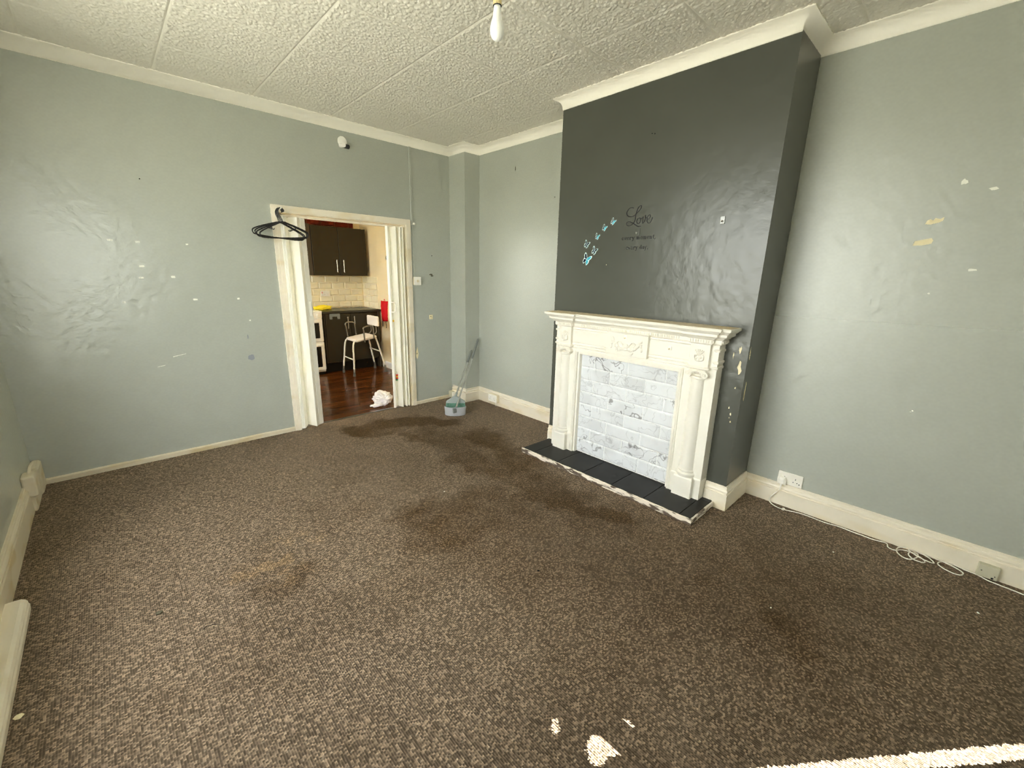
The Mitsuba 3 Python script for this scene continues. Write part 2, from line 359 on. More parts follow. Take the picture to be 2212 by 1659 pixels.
WY0, WY1, WZ0, WZ1 = 0.82, 2.95, 0.55, 2.45                           # window in the left wall
def wall_with_hole(axis, a, b, l0, l1, h0, h1):
    lo, hi = sg.box(l0, 0, l1, H + 0.1), sg.box(h0[0], h0[1], h1[0], h1[1])
    m = extr(lo.difference(hi), b - a)
    return onto(m, (a, 0, 0), (0, 1, 0), (0, 0, 1), (1, 0, 0)) if axis == 0 else onto(m, (0, b, 0), (1, 0, 0), (0, 0, 1), (0, -1, 0))
wl = struct('wall_left', wall_with_hole(0, XL - 0.18, XL, YF - 0.2, YB + 0.108, (WY0, WZ0), (WY1, WZ1)), 'wall_paint', 'grey painted left wall')
FX0, FX1, FZ0, FZ1 = -0.46, 0.36, 0.85, 2.25                          # window in the wall behind
struct('wall_front', onto(extr(sg.box(XL - 0.2, 0, XR + 0.2, H + 0.1).difference(sg.box(FX0, FZ0, FX1, FZ1)), .2), (0, YF, 0), (1, 0, 0), (0, 0, 1), (0, -1, 0)), 'wall_paint', 'grey painted wall behind the camera')
wr = struct('wall_right', cat(box(XR, XR + 0.15, YF - 0.2, YB + 0.1, 0, H + 0.1)), 'wall_paint_matt', 'grey painted wall on both sides of the chimney breast')
wb = struct('wall_back', wall_with_hole(1, YB, YB + 0.108, XL - 0.02, XR + 0.02, (DX0 - 0.02, -0.01), (DX1 + 0.02, DZ + 0.02)), 'wall_paint', 'grey painted wall with the doorway')
struct('wall_nib', box(NX, XR + 0.02, NY, YB + 0.02, 0, H), 'wall_paint', 'narrow boxed-out grey corner beside the doorway')
def breast():   # its near edge leans a little
    V = []
    for z, y0 in ((0, YC + 0.012), (H, YC - 0.006)):
        V += [(XB, y0, z), (XR + 0.05, y0, z), (XR + 0.05, YA, z), (XB, YA, z)]
    return trimesh.convex.convex_hull(np.array(V))
wc = struct('wall_chimney', breast(), 'dark_paint', 'dark grey painted chimney breast with shiny bumpy patch')

struct('ceiling', box(XL - 0.2, XR + 0.2, YF - 0.2, YB + 0.1, H + 0.010, H + 0.12), 'ceiling_slab', 'tiled white ceiling')
def bubbles(seed=11):      # raised drops of two sizes, one pattern for every tile
    r = np.random.default_rng(seed); big, small = [], []
    while len(big) < 330:
        p = r.random(2); rad = r.uniform(.0085, .0145) / .6075
        if all(np.hypot(*(p - b[:2])) > (rad + b[2]) * .92 for b in big[-330:]): big.append((*p, rad))
        elif r.random() < .02: big.append((*p, rad * .7))
    return big, r.random((2600, 2)), r.uniform(.0030, .0058, 2600) / .6075
TN = 150
def tile_height():
    big, sp, sr = bubbles(); g = (np.arange(TN + 1)) / TN; X, Y = np.meshgrid(g, g, indexing='ij'); h = np.zeros_like(X)
    def add(x, y, rad, amp):
        global_i = slice(max(int((x - rad) * TN), 0), min(int((x + rad) * TN) + 2, TN + 1)), slice(max(int((y - rad) * TN), 0), min(int((y + rad) * TN) + 2, TN + 1))
        d = np.hypot(X[global_i] - x, Y[global_i] - y) / rad
        h[global_i] = np.maximum(h[global_i], amp * np.clip(1 - d ** 2.4, 0, 1) ** .75)
    for (x, y), rad in zip(sp, sr): add(x, y, rad * 1.25, .0030)
    for x, y, rad in big: add(x, y, rad, .0055)
    e = np.minimum(np.minimum(X, 1 - X), np.minimum(Y, 1 - Y)) * .6075
    return X, Y, h * np.clip((e - .008) / .004, 0, 1) - .0045 * np.clip(1 - e / .0085, 0, 1)
TX, TY, TH = tile_height()
def relief_tile(b, q, seed):
    k = seed % 4; h = np.rot90(TH, k) if seed % 3 else np.rot90(TH, k).T
    x, y = b[0] + TX * (b[2] - b[0]), b[1] + TY * (b[3] - b[1])
    V = np.c_[x.ravel(), y.ravel(), (H - h).ravel()]
    n = TN + 1; I = (np.arange(TN)[:, None] * n + np.arange(TN)[None, :])
    cx, cy = b[0] + (np.arange(TN) + .5) / TN * (b[2] - b[0]), b[1] + (np.arange(TN) + .5) / TN * (b[3] - b[1])
    if q.area < .999 * (b[2] - b[0]) * (b[3] - b[1]):
        CX, CY = np.meshgrid(cx, cy, indexing='ij'); I = I[shapely.contains_xy(q, CX, CY)]
    I = I.ravel(); F = np.vstack([np.c_[I, I + 1, I + n + 1], np.c_[I, I + n + 1, I + n]])
    u, inv = np.unique(F, return_inverse=True)
    return trimesh.Trimesh(V[u], inv.reshape(-1, 3), process=False)
room = sg.box(XL, YF, XR, YB).difference(sg.box(XB, YC, XR + 1, YA)).difference(sg.box(NX, NY, XR + 1, YB + 1))
for i in range(-2, 5):
    for j in range(-1, 10):
        cell = sg.box(0.485 + 0.6075 * i, 3.685 - 0.6075 * (j), 0.485 + 0.6075 * (i + 1), 3.685 - 0.6075 * (j - 1))
        g = cell.intersection(room)
        for q in (g.geoms if hasattr(g, 'geoms') else [g]):
            if q.is_empty or q.area < 0.004: continue
            x0_, y0_, x1_, y1_ = q.bounds
            if y0_ < -0.35 or x0_ < -0.1 and y1_ < 2.5:               # behind the lens: flat
                m = extr(q.buffer(-.002, join_style=2), .012); m.apply_translation((0, 0, H)); put('tile', m, 'ceiling_tile_face', 'ceiling'); continue
            put('tile', relief_tile(cell.bounds, q, i * 17 + j), 'ceiling_tile_face', 'ceiling', True)

# coving round the room, interior on the left of the path
loop = [(XL, YF), (XR, YF), (XR, YC), (XB, YC), (XB, YA), (XR, YA), (XR, NY), (NX, NY), (NX, YB), (XL, YB)]
cv = [(-0.01, HC), (0.004, HC), (0.0055, HC + 0.006)]
for a in np.linspace(0, 90, 9):
    cv.append((0.0055 + 0.0505 * (1 - math.cos(math.radians(a))), HC + 0.008 + 0.062 * math.sin(math.radians(a))))
cv += [(CD - 0.002, H - 0.0085), (CD, H - 0.007), (CD, H + 0.001), (-0.01, H + 0.001)]
put('trim', run(loop, cv, True), 'coving_white', None, 40, 'cream painted coving round the ceiling', kind='structure'); 
# key must read trim_1
scene['trim_1'] = scene.pop('trim'); labels['trim_1'] = labels.pop('trim'); used['trim'] = 0

# skirtings
def skirt(h, t=0.023):
    return [(-0.004, 0.0), (t, 0.0), (t, h - 0.052), (t - 0.008, h - 0.049), (t - 0.008, h - 0.043), (t - 0.002, h - 0.037), (t - 0.001, h - 0.030), (t - 0.004, h - 0.024),
            (t - 0.011, h - 0.018), (t - 0.012, h - 0.010), (t - 0.010, h - 0.006), (t - 0.014, h), (-0.004, h)]
struct('baseboard_right', run([(XR, YF), (XR, YC + 0.012)], skirt(0.152)), 'gloss_cream', 'moulded cream skirting along the right wall')
struct('baseboard_chimney', cat(run([(XR - 0.02, YC + 0.012), (XB, YC + 0.012), (XB, FC - 0.665)], skirt(0.165)), run([(XB, FC + 0.712), (XB, YA - 0.002)], skirt(0.165)),
        ), 'gloss_cream', 'moulded cream skirting wrapping the foot of the chimney breast')
struct('baseboard_alcove', run([(XR, YA), (XR, NY), (NX, NY), (NX, YB - 0.03)], skirt(0.16)), 'gloss_cream', 'moulded cream skirting in the far alcove and corner')
def wavy(x0, x1, y, h, t, seed):
    n = 40; xs = np.linspace(x0, x1, n); r = np.random.default_rng(seed)
    hs = h + 0.004 * (meshkit.noise(np.c_[xs * 9, xs * 0, xs * 0], seed) - 0.5)
    V, F = [], []
    for x, z in zip(xs, hs): V += [(x, y + 0.002, 0), (x, y - t, 0), (x, y - t, z - 0.008), (x, y - t + 0.006, z), (x, y + 0.002, z)]
    for i in range(n - 1):
        for j in range(5):
            k = (j + 1) % 5; F += [(5 * i + j, 5 * i + k, 5 * i + 5 + k), (5 * i + j, 5 * i + 5 + k, 5 * i + 5 + j)]
    for e, s in ((0, 1), (5 * (n - 1), -1)):
        F += [(e, e + 1, e + 2)[::s], (e, e + 2, e + 3)[::s], (e, e + 3, e + 4)[::s]]
    m = trimesh.Trimesh(np.array(V), np.array(F), process=False); m.fix_normals(); return m
struct('baseboard_back', cat(wavy(XL + 0.02, 1.145, YB, 0.040, 0.018, 1), wavy(2.475, NX - 0.02, YB, 0.036, 0.015, 2)), 'old_cream', 'low thick cream bead along the doorway wall')
struct('baseboard_left', cat(run([(XL, 3.93), (XL, YF)], skirt(0.172, 0.024)), cbox(XL, XL + 0.040, 3.76, YB - 0.02, 0, 0.092, 0.006), cbox(XL, XL + 0.05, 4.02, YB - 0.001, 0, 0.19, 0.012)), 'old_cream', 'old chipped cream skirting along the left wall')

# window in the left wall
wf = []
for y in (WY0, 1.30, 2.12, WY1): wf.append(cbox(XL - 0.16, XL - 0.10, y - 0.03, y + 0.03, WZ0, WZ1, 0.004))
for z in (WZ0, 1.36, WZ1): wf.append(cbox(XL - 0.155, XL - 0.105, WY0, WY1, z - 0.025, z + 0.025, 0.004))
wf.append(cbox(XL - 0.10, XL + 0.04, WY0 - 0.05, WY1 + 0.05, WZ0 - 0.03, WZ0, 0.006))
struct('window_1', cat(*wf), 'appliance_white', 'white framed window in the left wall')

ff = [cbox(x - .03, x + .03, YF - .14, YF - .08, FZ0, FZ1, .004) for x in (FX0, FX1)] + [cbox(FX0, FX1, YF - .135, YF - .085, z - .025, z + .025, .004) for z in (FZ0, 1.62, FZ1)]
struct('window_3', cat(*ff), 'appliance_white', 'white framed window in the wall behind the camera')
# door frame
def frame_u(x0, x1, zt, w, d0, d1):
    outer, inner = sg.box(x0, 0, x1, zt), sg.box(x0 + w, -1, x1 - w, zt - w)
    return onto(extr(outer.difference(inner), d1 - d0), (0, d1, 0), (1, 0, 0), (0, 0, 1), (0, -1, 0))
door = struct('door_1', cat(frame_u(1.147, 2.473, 2.032, 0.045, YB - 0.020, YB + 0.004), frame_u(1.172, 2.448, 2.007, 0.030, YB - 0.027, YB),
     frame_u(DX0 - 0.025, DX1 + 0.025, DZ + 0.03, 0.026, YB - 0.012, YB + 0.115), frame_u(DX0 - 0.001, DX1 + 0.001, DZ + 0.004, 0.010, YB + 0.065, YB + 0.115)), 'gloss_cream', 'cream painted frame of the kitchen doorway')
struct('trim_2', cbox(DX0, DX1, 4.250, 4.285, -0.002, 0.006, 0.003), 'grey_metal', 'metal threshold strip between carpet and kitchen floor')

# wall marks: filler, chips, scuffs, proud by less than a millimetre
def mark(poly, where, m, ax='y', t=0.0009, nm='chip'):
    put(nm, on_y(poly, YB, t) if ax == 'y' else on_x(poly, XR if ax == 'r' else XB, t + (.0012 if ax == 'r' else 0)), m, where)
for i, (x, z, w, h) in enumerate([(0.095, 1.675, .024, .007), (0.243, 1.672, .022, .007), (0.532, 1.671, .011, .005), (0.24, 1.501, .026, .010), (0.225, 1.418, .024, .008), (0.413, 1.427, .020, .010),
         (0.104, 1.244, .014, .009), (0.529, 1.254, .024, .008), (0.824, 1.254, .012, .009), (0.888, 1.069, .010, .004)]):
    mark(sg.box(x - w / 2, z - h / 2, x + w / 2, z + h / 2).buffer(0.0025), wb, 'filler_white', nm='filler_patch')
mark(sg.Polygon([(0.325, .812), (0.41, .829), (0.412, .832), (0.326, .818)]), wb, 'filler_white', nm='scratch')
mark(sg.Polygon([(0.222, .745), (0.27, .753), (0.27, .756), (0.223, .749)]), wb, 'filler_white', nm='scratch')
mark(blob(0.861, 0.748, 0.027, 0.026, 3, k=.2), wb, 'scuff_grey', nm='scuff')
mark(blob(0.855, 0.93, 0.004, 0.02, 4), wb, 'scuff_grey', nm='scuff')
mark(blob(0.318, 2.103, .004, .004, 5), wb, 'hole_black', nm='nail_hole')
mark(blob(2.74, 1.68, .004, .004, 6), wb, 'hole_black', nm='nail_hole')
mark(blob(2.722, 1.478, .018, .009, 7, k=.45), wb, 'scuff_dark', nm='scuff'); mark(blob(2.736, 1.462, .02, .007, 8, k=.45), wb, 'scuff_dark', nm='scuff')
mark(sg.box(2.688, .984, 2.728, 1.026).buffer(.004), wb, 'filler_cream', nm='filler_patch'); mark(blob(2.708, 1.01, .006, .005, 9), wb, 'scuff_dark', t=.0014, nm='scuff')
mark(sg.Polygon([(2.493, .60), (2.503, .64), (2.515, .675), (2.521, .64), (2.528, .59), (2.52, .555), (2.507, .535), (2.497, .565)]), wb, 'filler_cream', nm='chip'); mark(blob(2.509, .60, .004, .012, 10), wb, 'scuff_dark', t=.0014, nm='scuff')
for y, z, w, h, m, s in [(0.136, 1.989, .010, .014, 'filler_white', 1), (0.033, 1.947, .016, .007, 'filler_white', 2), (0.026, 1.569, .014, .008, 'filler_white', 3), (0.162, 1.447, .005, .004, 'filler_white', 4), (0.104, .809, .006, .004, 'filler_white', 5), (0.112, .80, .004, .003, 'filler_white', 6)]:
    mark(blob(y, z, w, h, 20 + s, 9, .4), wr, m, 'r', nm='chip')
mark(sg.Polygon([(0.243, 1.798), (0.238, 1.815), (0.228, 1.822), (0.215, 1.815), (0.208, 1.826), (0.19, 1.820), (0.176, 1.828), (0.178, 1.812), (0.192, 1.803), (0.222, 1.795)]), wr, 'filler_cream', 'r', nm='chip')
mark(sg.Polygon([(0.272, 1.692), (0.266, 1.715), (0.23, 1.722), (0.204, 1.728), (0.196, 1.716), (0.20, 1.70), (0.235, 1.692)]), wr, 'filler_cream', 'r', nm='chip')
# lining paper seam on the right wall: the upper sheet laps over
ys = np.linspace(YF, YC, 60); zs = 1.283 - 0.012 * (ys + 0.0) + 0.004 * (meshkit.noise(np.c_[ys * 6, ys * 0, ys * 0], 3) - .5)
put('paper_sheet', on_x(sg.Polygon(list(zip(ys, zs)) + [(YC - .006, HC + .002), (YF, HC + .002)]), XR, 0.0011), 'wall_paint_matt', wr)
# chips on the chimney breast beside the mantel
for y, z, w, h, s in [(0.915, 1.075, .006, .022, 1), (0.905, 0.965, .011, .035, 2), (0.912, .835, .004, .006, 3), (0.93, .70, .003, .008, 4), (0.915, .66, .004, .008, 5), (0.92, .635, .003, .004, 6), (0.95, 1.04, .002, .02, 7), (0.91, .61, .003, .006, 8), (1.945, 1.585, .003, .003, 9)]:
    mark(blob(y, z, w, h, 40 + s, 9, .5), wc, 'filler_cream', 'b', nm='chip')
for s, (x, z, w, h) in enumerate([(XB + .03, 1.06, .005, .03), (XB + .05, .82, .007, .05)]):
    put('chip', on_y(blob(x, z, w, h, 60 + s, 9, .5), YC + 0.012 - z * 0.018 / H + 0.0, 0.0012), 'filler_cream', wc)
put('chip', on_x(sg.Polygon([(2.452, 1.02), (2.468, 1.06), (2.470, 1.10), (2.456, 1.13), (2.448, 1.08)]), XR, .001), 'filler_cream', wr)
for s, (y, z) in enumerate([(1.66, 2.42), (1.64, 2.415)]): mark(blob(y, z, .004, .003, 70 + s), wc, 'hole_black', 'b', nm='nail_hole')
for s, (y, z, w, h) in enumerate([(3.37, 2.52, .003, .02), (2.72, 2.55, .004, .004), (2.83, 2.2, .006, .003), (2.80, 1.55, .003, .002), (2.75, 1.55, .004, .002)]): mark(blob(y, z, w, h, 80 + s), wr, 'scuff_dark', 'r', nm='scuff')

# ------------------------------------------------------------------ the kitchen shell
kf = holder('floor_kitchen', 'glossy red-brown laminate floor of the kitchen')
planks = {}
for r in range(15):
    y0 = 4.283 + 0.19 * r
    off = (0.0, 0.62, 0.31)[r % 3]
    for c in range(-1, 4):
        x0, x1 = max(KXL, KXL + off - 0.62 + 1.2 * c), min(KX, KXL + off - 0.62 + 1.2 * (c + 1))
        if x1 - x0 < 0.05: continue
        put('plank', cbox(x0 + .0006, x1 - .0006, y0 + .0006, min(y0 + .1894, KY), -0.012, 0.0, 0.0012), 'laminate', kf)
struct('floor_kitchen_base', box(KXL - .1, KX + .1, 4.262, KY + .1, -0.12, -0.0125), 'cabinet_void')
kb = struct('wall_kitchen_back', box(KXL - .1, KX + .1, KY, KY + .1, -0.1, 2.7), 'kitchen_wall', 'cream kitchen back wall')
kr = struct('wall_kitchen_right', box(KX, KX + .02, YB + .05, KY + .05, -0.1, 2.7), 'kitchen_wall', 'cream kitchen wall behind the stool')
KW0, KW1 = 4.75, 6.45
struct('wall_kitchen_left', onto(extr(sg.box(YB + .1, -0.1, KY + .1, 2.7).difference(sg.box(KW0, 1.15, KW1 - .25, 2.1)), .1), (KXL - .1, 0, 0), (0, 1, 0), (0, 0, 1), (1, 0, 0)), 'kitchen_wall', 'cream kitchen wall with its window')
struct('window_2', cat(*[cbox(KXL - .09, KXL - .04, y - .025, y + .025, .95, 2.25) for y in (KW0, (KW0 + KW1) / 2, KW1)], *[cbox(KXL - .09, KXL - .04, KW0, KW1, z - .025, z + .025) for z in (.95, 2.25)]), 'appliance_white', 'white kitchen window frame')
struct('ceiling_kitchen', box(KXL - .1, KX + .1, YB + .108, KY + .1, 2.6, 2.7), 'coving_white', 'plain kitchen ceiling')
struct('wall_kitchen_front', box(KXL - .1, KX + .1, YB + .109, YB + .119, DZ + .02, 2.7), 'kitchen_wall')
struct('wall_kitchen_front_side', cat(box(KXL - .1, DX0 - .02, YB + .109, YB + .119, 0, DZ + .02), box(DX1 + .02, KX, YB + .109, YB + .119, 0, DZ + .02)), 'kitchen_wall')
struct('baseboard_kitchen', run([(KX, 4.36), (KX, 6.38)], [(-.004, 0), (.016, 0), (.016, .085), (.010, .10), (-.004, .10)]), 'appliance_white', 'white skirting of the kitchen wall')
# tiles on both walls
for r in range(5):
    z1 = 1.417 - .1 * r; z0 = max(z1 - .1, .928)
    x = 2.156 + (0.1 if r % 2 else 0.0)
    while x < KX - 0.02:
        a, b = max(x, 2.0), min(x + .2, KX - .006)
        put('tile', stepped(KY, KY - .004, 0, 1, [(0, 0)]) if False else onto(stepped(0, -.004, -(b - .0015), -(a + .0015), [(z0 + .0015, -.006 + .006), (z1 - .0015, 0)]), (0, KY, 0), (0, 1, 0), (-1, 0, 0), (0, 0, 1)) if False else
            trimesh.convex.convex_hull(np.array([(X, KY + .001, Z) for X in (a + .0015, b - .0015) for Z in (z0 + .0015, z1 - .0015)] + [(X, KY - .003, Z) for X in (a + .0015, b - .0015) for Z in (z0 + .0015, z1 - .0015)] + [(X, KY - .011, Z) for X in (a + .013, b - .013) for Z in (z0 + .013, max(z1 - .013, z0 + .014))])), 'cream_tile', kb)
        x += .2
    y = KY - .008 - (.1 if r % 2 else .2)
    while y > 6.25:
        a, b = max(y, 6.447), min(y + .2, KY - .008)
        if b - a > .03:
            put('tile', trimesh.convex.convex_hull(np.array([(KX + .001, Y, Z) for Y in (a + .001, b - .001) for Z in (z0 + .001, z1 - .001)] + [(KX - .003, Y, Z) for Y in (a + .001, b - .001) for Z in (z0 + .001, z1 - .001)] + [(KX - .007, Y, Z) for Y in (a + .010, b - .010) for Z in (z0 + .010, max(z1 - .010, z0 + .011))])), 'cream_tile', kr)
        y -= .2
# brick band above the cupboard
put('mortar_bed', box(2.0, 3.066, KY - .010, KY + .001, 2.05, 2.42), 'mortar', kb)
for r in range(5):
    z0 = 2.083 + .075 * (r - 0); x = 2.045 + (.105 if r % 2 else 0)
    while x < 3.05:
        a, b = x, min(x + .205, 3.064)
        if b - a > .03: put('brick', cbox(a + .005, b - .005, KY - .022, KY - .005, z0 + .005, z0 + .070, .004), 'brick', kb)
        x += .21
for s, (y, z, w, h) in enumerate([(6.121, 1.695, .012, .03), (6.302, 1.642, .008, .004), (6.10, 1.88, .006, .003)]): put('scuff', on_x(blob(y, z, w, h, 90 + s), KX, .001), 'scuff_dark', kr)

# ================================================================== fireplace
fp = thing('fireplace_surround', 'cream carved fireplace surround with two round columns and a stepped mantel shelf', 'fireplace surround')
SW = 'surround_white'
ZH = 0.044
ow, oz = 0.43, 0.905
bb = sg.box(FC - .66, ZH, FC + .66, 1.10).difference(sg.box(FC - ow, 0, FC + ow, oz))
put('back_board', cat(onto(extr(bb, .09), (XB, 0, 0), (0, 1, 0), (0, 0, 1), (-1, 0, 0)),
    *[stepped(XB, 2.72, a, b, [(z - .010, 0), (z - .006, .006), (z + .006, .008), (z + .010, 0)]) for a, b in ((FC - .66, FC - .64), (FC + .64, FC + .66)) for z in (.955, .99, 1.065)],
    *[stepped(XB, 2.72, a, b, [(ZH, .006), (.183, .006), (.193, 0)]) for a, b in ((FC - .655, FC - ow - .006), (FC + ow + .006, FC + .655))]), SW, fp)
# beaded frame round the opening
def uframe(w0, w1, z0, x0, x1):
    o = sg.box(FC - ow - w1, ZH, FC + ow + w1, oz + w1).difference(sg.box(FC - ow - w0, 0, FC + ow + w0, oz + w0))
    return onto(extr(o, x1 - x0), (x1, 0, 0), (0, 1, 0), (0, 0, 1), (-1, 0, 0))
put('opening_frame', cat(uframe(-.016, .004, 0, 2.728, 2.80), uframe(.000, .022, 0, 2.713, 2.725), uframe(.004, .010, 0, 2.709, 2.72), uframe(.016, .020, 0, 2.710, 2.72)), SW, fp)
yL, yR = FC + .5515, FC - .5515
colm = [(0, .190), (.062, .190), (.062, .197), (.066, .203), (.066, .212), (.061, .219), (.055, .222), (.057, .228), (.057, .234), (.0515, .240), (.0505, .25), (.049, .60), (.046, .868), (.050, .871), (.050, .877), (.046, .880), (.046, .888), (0, .888)]
col = lathe(colm, 40)
orn = np.random.default_rng(3)
for yc_ in (yL, yR):
    put('plinth', stepped(XB, 2.68, yc_ - .065, yc_ + .065, [(ZH, 0), (.178, 0), (.190, -.006)]), SW, fp)
    c = col.copy(); c.apply_translation((2.737, yc_, 0)); k = put('column', c, SW, fp, 35)
    parts = [cbox(2.690, 2.80, yc_ - .056, yc_ + .056, .905, .936, .006)]
    for s in (-1, 1):
        parts.append(cyl((2.683, yc_ + s * .052, .905), (2.79, yc_ + s * .052, .905), .021, 24))
        sp = [(2.682, yc_ + s * .052 + .0175 * (1 - t / 14) * math.cos(t * .9 + (0 if s > 0 else math.pi)), .905 + .0175 * (1 - t / 14) * math.sin(t * .9) * s) for t in np.linspace(0, 13, 30)]
        parts.append(tube(sp, .0028, 6)); parts.append(ball((2.683, yc_ + s * .052, .905), .006, 1))
    for t in np.linspace(-.034, .034, 7): parts.append(ball((2.688, yc_ + t, .915 + .006 * math.cos(t * 60)), .009, 1, (.7, .8, 1.2)))
    parts += [ball((2.685, yc_ + t, .925 - abs(t) * .25), .007, 1, (.7, 1.4, .8)) for t in (-.025, -.012, 0, .012, .025)]
    put('capital', cat(*parts), SW, fp, 40)
    put('frieze_block', cat(stepped(XB, 2.695, yc_ - .062, yc_ + .062, [(.936, .004), (.942, .012), (.950, .012), (.954, .004), (.960, 0), (1.10, 0)])), SW, fp)
    lump = []
    for t in range(26):
        u, v = orn.uniform(-1, 1), orn.uniform(-1, 1)
        y_, z_ = yc_ + u * .024 * (1.0 if v < .3 else .8), 1.025 + v * .038
        lump.append(ball((2.694, y_, z_), orn.uniform(.006, .0095), 1, (.55, 1, 1.2)))
    for a in np.linspace(-.9, .9, 5): lump.append(tube(spline([(2.693, yc_, 1.02), (2.688, yc_ + .018 * a, 1.045), (2.691, yc_ + .030 * a, 1.068 - .01 * abs(a))], 4), [.004] * 9, 6))
    for s in (-1, 1): lump.append(tube(spline([(2.692, yc_ + s * .006, .99), (2.688, yc_ + s * .026, 1.0), (2.688, yc_ + s * .028, 1.025), (2.69, yc_ + s * .014, 1.028)], 4), .0042, 6))
    put('leaf_ornament', cat(*lump), SW, fp, 50)
# frieze fields and mouldings between the blocks
fm = []
for a, b in ((FC - .487, 1.475), (1.812, FC + .487)):
    fm += [stepped(2.725, 2.7185, a + .01, b - .004, [(.976, 0), (.984, .003), (1.072, .003), (1.082, 0)])]
    for z in (.962, 1.088): fm.append(cbox(2.710, 2.725, a, b, z - .005, z + .005, .004))
    fm.append(cbox(2.714, 2.725, a, b, .934, .944, .004))
for m_ in fm: put('frieze_moulding', m_, SW, fp)
pq = put('centre_plaque', stepped(2.725, 2.692, 1.475, 1.812, [(.945, 0), (1.10, 0), (1.106, .004), (1.113, .008)]), SW, fp)
gl = []
for s in (-1, 1):
    c0 = np.array([1.643, 1.012])
    sw = spline([(0, 0), (.03, -.018), (.06, -.012), (.085, .010), (.105, .028), (.118, .055)], 5)
    for q in sw[::2]:
        gl.append(ball((2.690, 1.643 + s * q[0], 1.008 + q[1]), orn.uniform(.010, .0155), 1, (.6, 1, 1)))
    for _ in range(16):
        t = orn.integers(0, len(sw)); q = sw[t]
        gl.append(ball((2.689, 1.643 + s * (q[0] + orn.uniform(-.012, .014)), 1.003 + q[1] + orn.uniform(-.026, .016)), orn.uniform(.006, .011), 1, (.6, 1, 1)))
    gl.append(ball((2.689, 1.643 + s * .125, 1.00), .011, 1, (.6, 1, 1.5))); gl.append(ball((2.689, 1.643 + s * .12, 1.022), .010, 1, (.6, 1, 1)))
    gl.append(tube(spline([(2.690, 1.643 + s * .02, 1.01), (2.684, 1.643 + s * .05, 1.045), (2.686, 1.643 + s * .075, 1.03), (2.688, 1.643 + s * .06, 1.01)], 4), .005, 6))
gl += [ball((2.684, 1.643, 1.012), .022, 2, (.5, 1, 1)), ball((2.682, 1.643, .992), .016, 2, (.5, 1.3, .8))]
put('garland', cat(*gl), SW, pq, 50)
lv = [(1.098, 0), (1.104, .010), (1.110, .012), (1.131, .012), (1.134, .020), (1.146, .030), (1.155, .046), (1.158, .050), (1.172, .050), (1.175, .056), (1.186, .068), (1.190, .072), (1.1925, .078), (1.206, .080), (1.210, .076)]
put('mantel_shelf', cat(stepped(XB, 2.72, FC - .66, FC + .66, lv), *[stepped(XB, 2.695, y - .062, y + .062, lv) for y in (yL, yR)]), SW, fp)
put('shelf_top', cat(stepped(XB, 2.72, FC - .66, FC + .66, [(1.2096, .070), (1.2106, .070)]), *[stepped(XB, 2.695, y - .062, y + .062, [(1.2096, .070), (1.2108, .070)]) for y in (yL, yR)]), 'surround_top', fp)
dn = []
def dent(x, a, b):
    for y in np.arange(a, b, .0165): dn.append(box(x - .007, x + .004, y, y + .0095, 1.113, 1.129))
dent(2.708, FC - .40, FC + .40)
for y in (yL, yR):
    dent(2.683, y - .07, y + .068)
    for s in (-1, 1):
        for x in np.arange(2.69, 2.80, .0165): dn.append(box(x, x + .0095, y + s * .074 - .006, y + s * .074 + .006, 1.113, 1.129))
for x in np.arange(2.715, 2.80, .0165): dn.append(box(x, x + .0095, FC - .679, FC - .668, 1.113, 1.129))
put('dentil_band', cat(*dn), SW, fp, kind='stuff', label='row of small dentil blocks under the shelf')

ip = thing('marble_tiling', 'white marble-effect metro tiling filling the fireplace opening', 'tiling')
put('grout_board', box(2.764, XB - .0008, FC - ow + .012, FC + ow - .012, ZH, oz - .010), 'grout_white', ip)
zb = [.0615 + .103 * k for k in range(9)]
tcache = {}
for r in range(9):
    z0, z1 = (ZH + .002 if r == 0 else zb[r] - .0) , zb[r] + .103
    if r == 0: z0, z1 = ZH + .004, .1645
    else: z0, z1 = zb[r], zb[r] + .103
    if z0 > oz - .03: continue
    z1 = min(z1, oz - .008)
    odd = r % 2
    starts = [1.50 - .152 * odd + .3035 * k for k in range(-3, 5)]
    for y in starts:
        a, b = max(y, FC - ow + .010), min(y + .3035, FC + ow - .010)
        if b - a < .02: continue
        g, bv = .0016, .010
        P = [(2.768, Y, Z) for Y in (a + g, b - g) for Z in (z0 + g, z1 - g)] + [(2.7625, Y, Z) for Y in (a + g, b - g) for Z in (z0 + g, z1 - g)] + [(2.7560, Y, Z) for Y in (a + g + bv, b - g - bv) for Z in (z0 + g + bv, z1 - g - bv)]
        put('tile', trimesh.convex.convex_hull(np.array(P)), 'marble', ip)

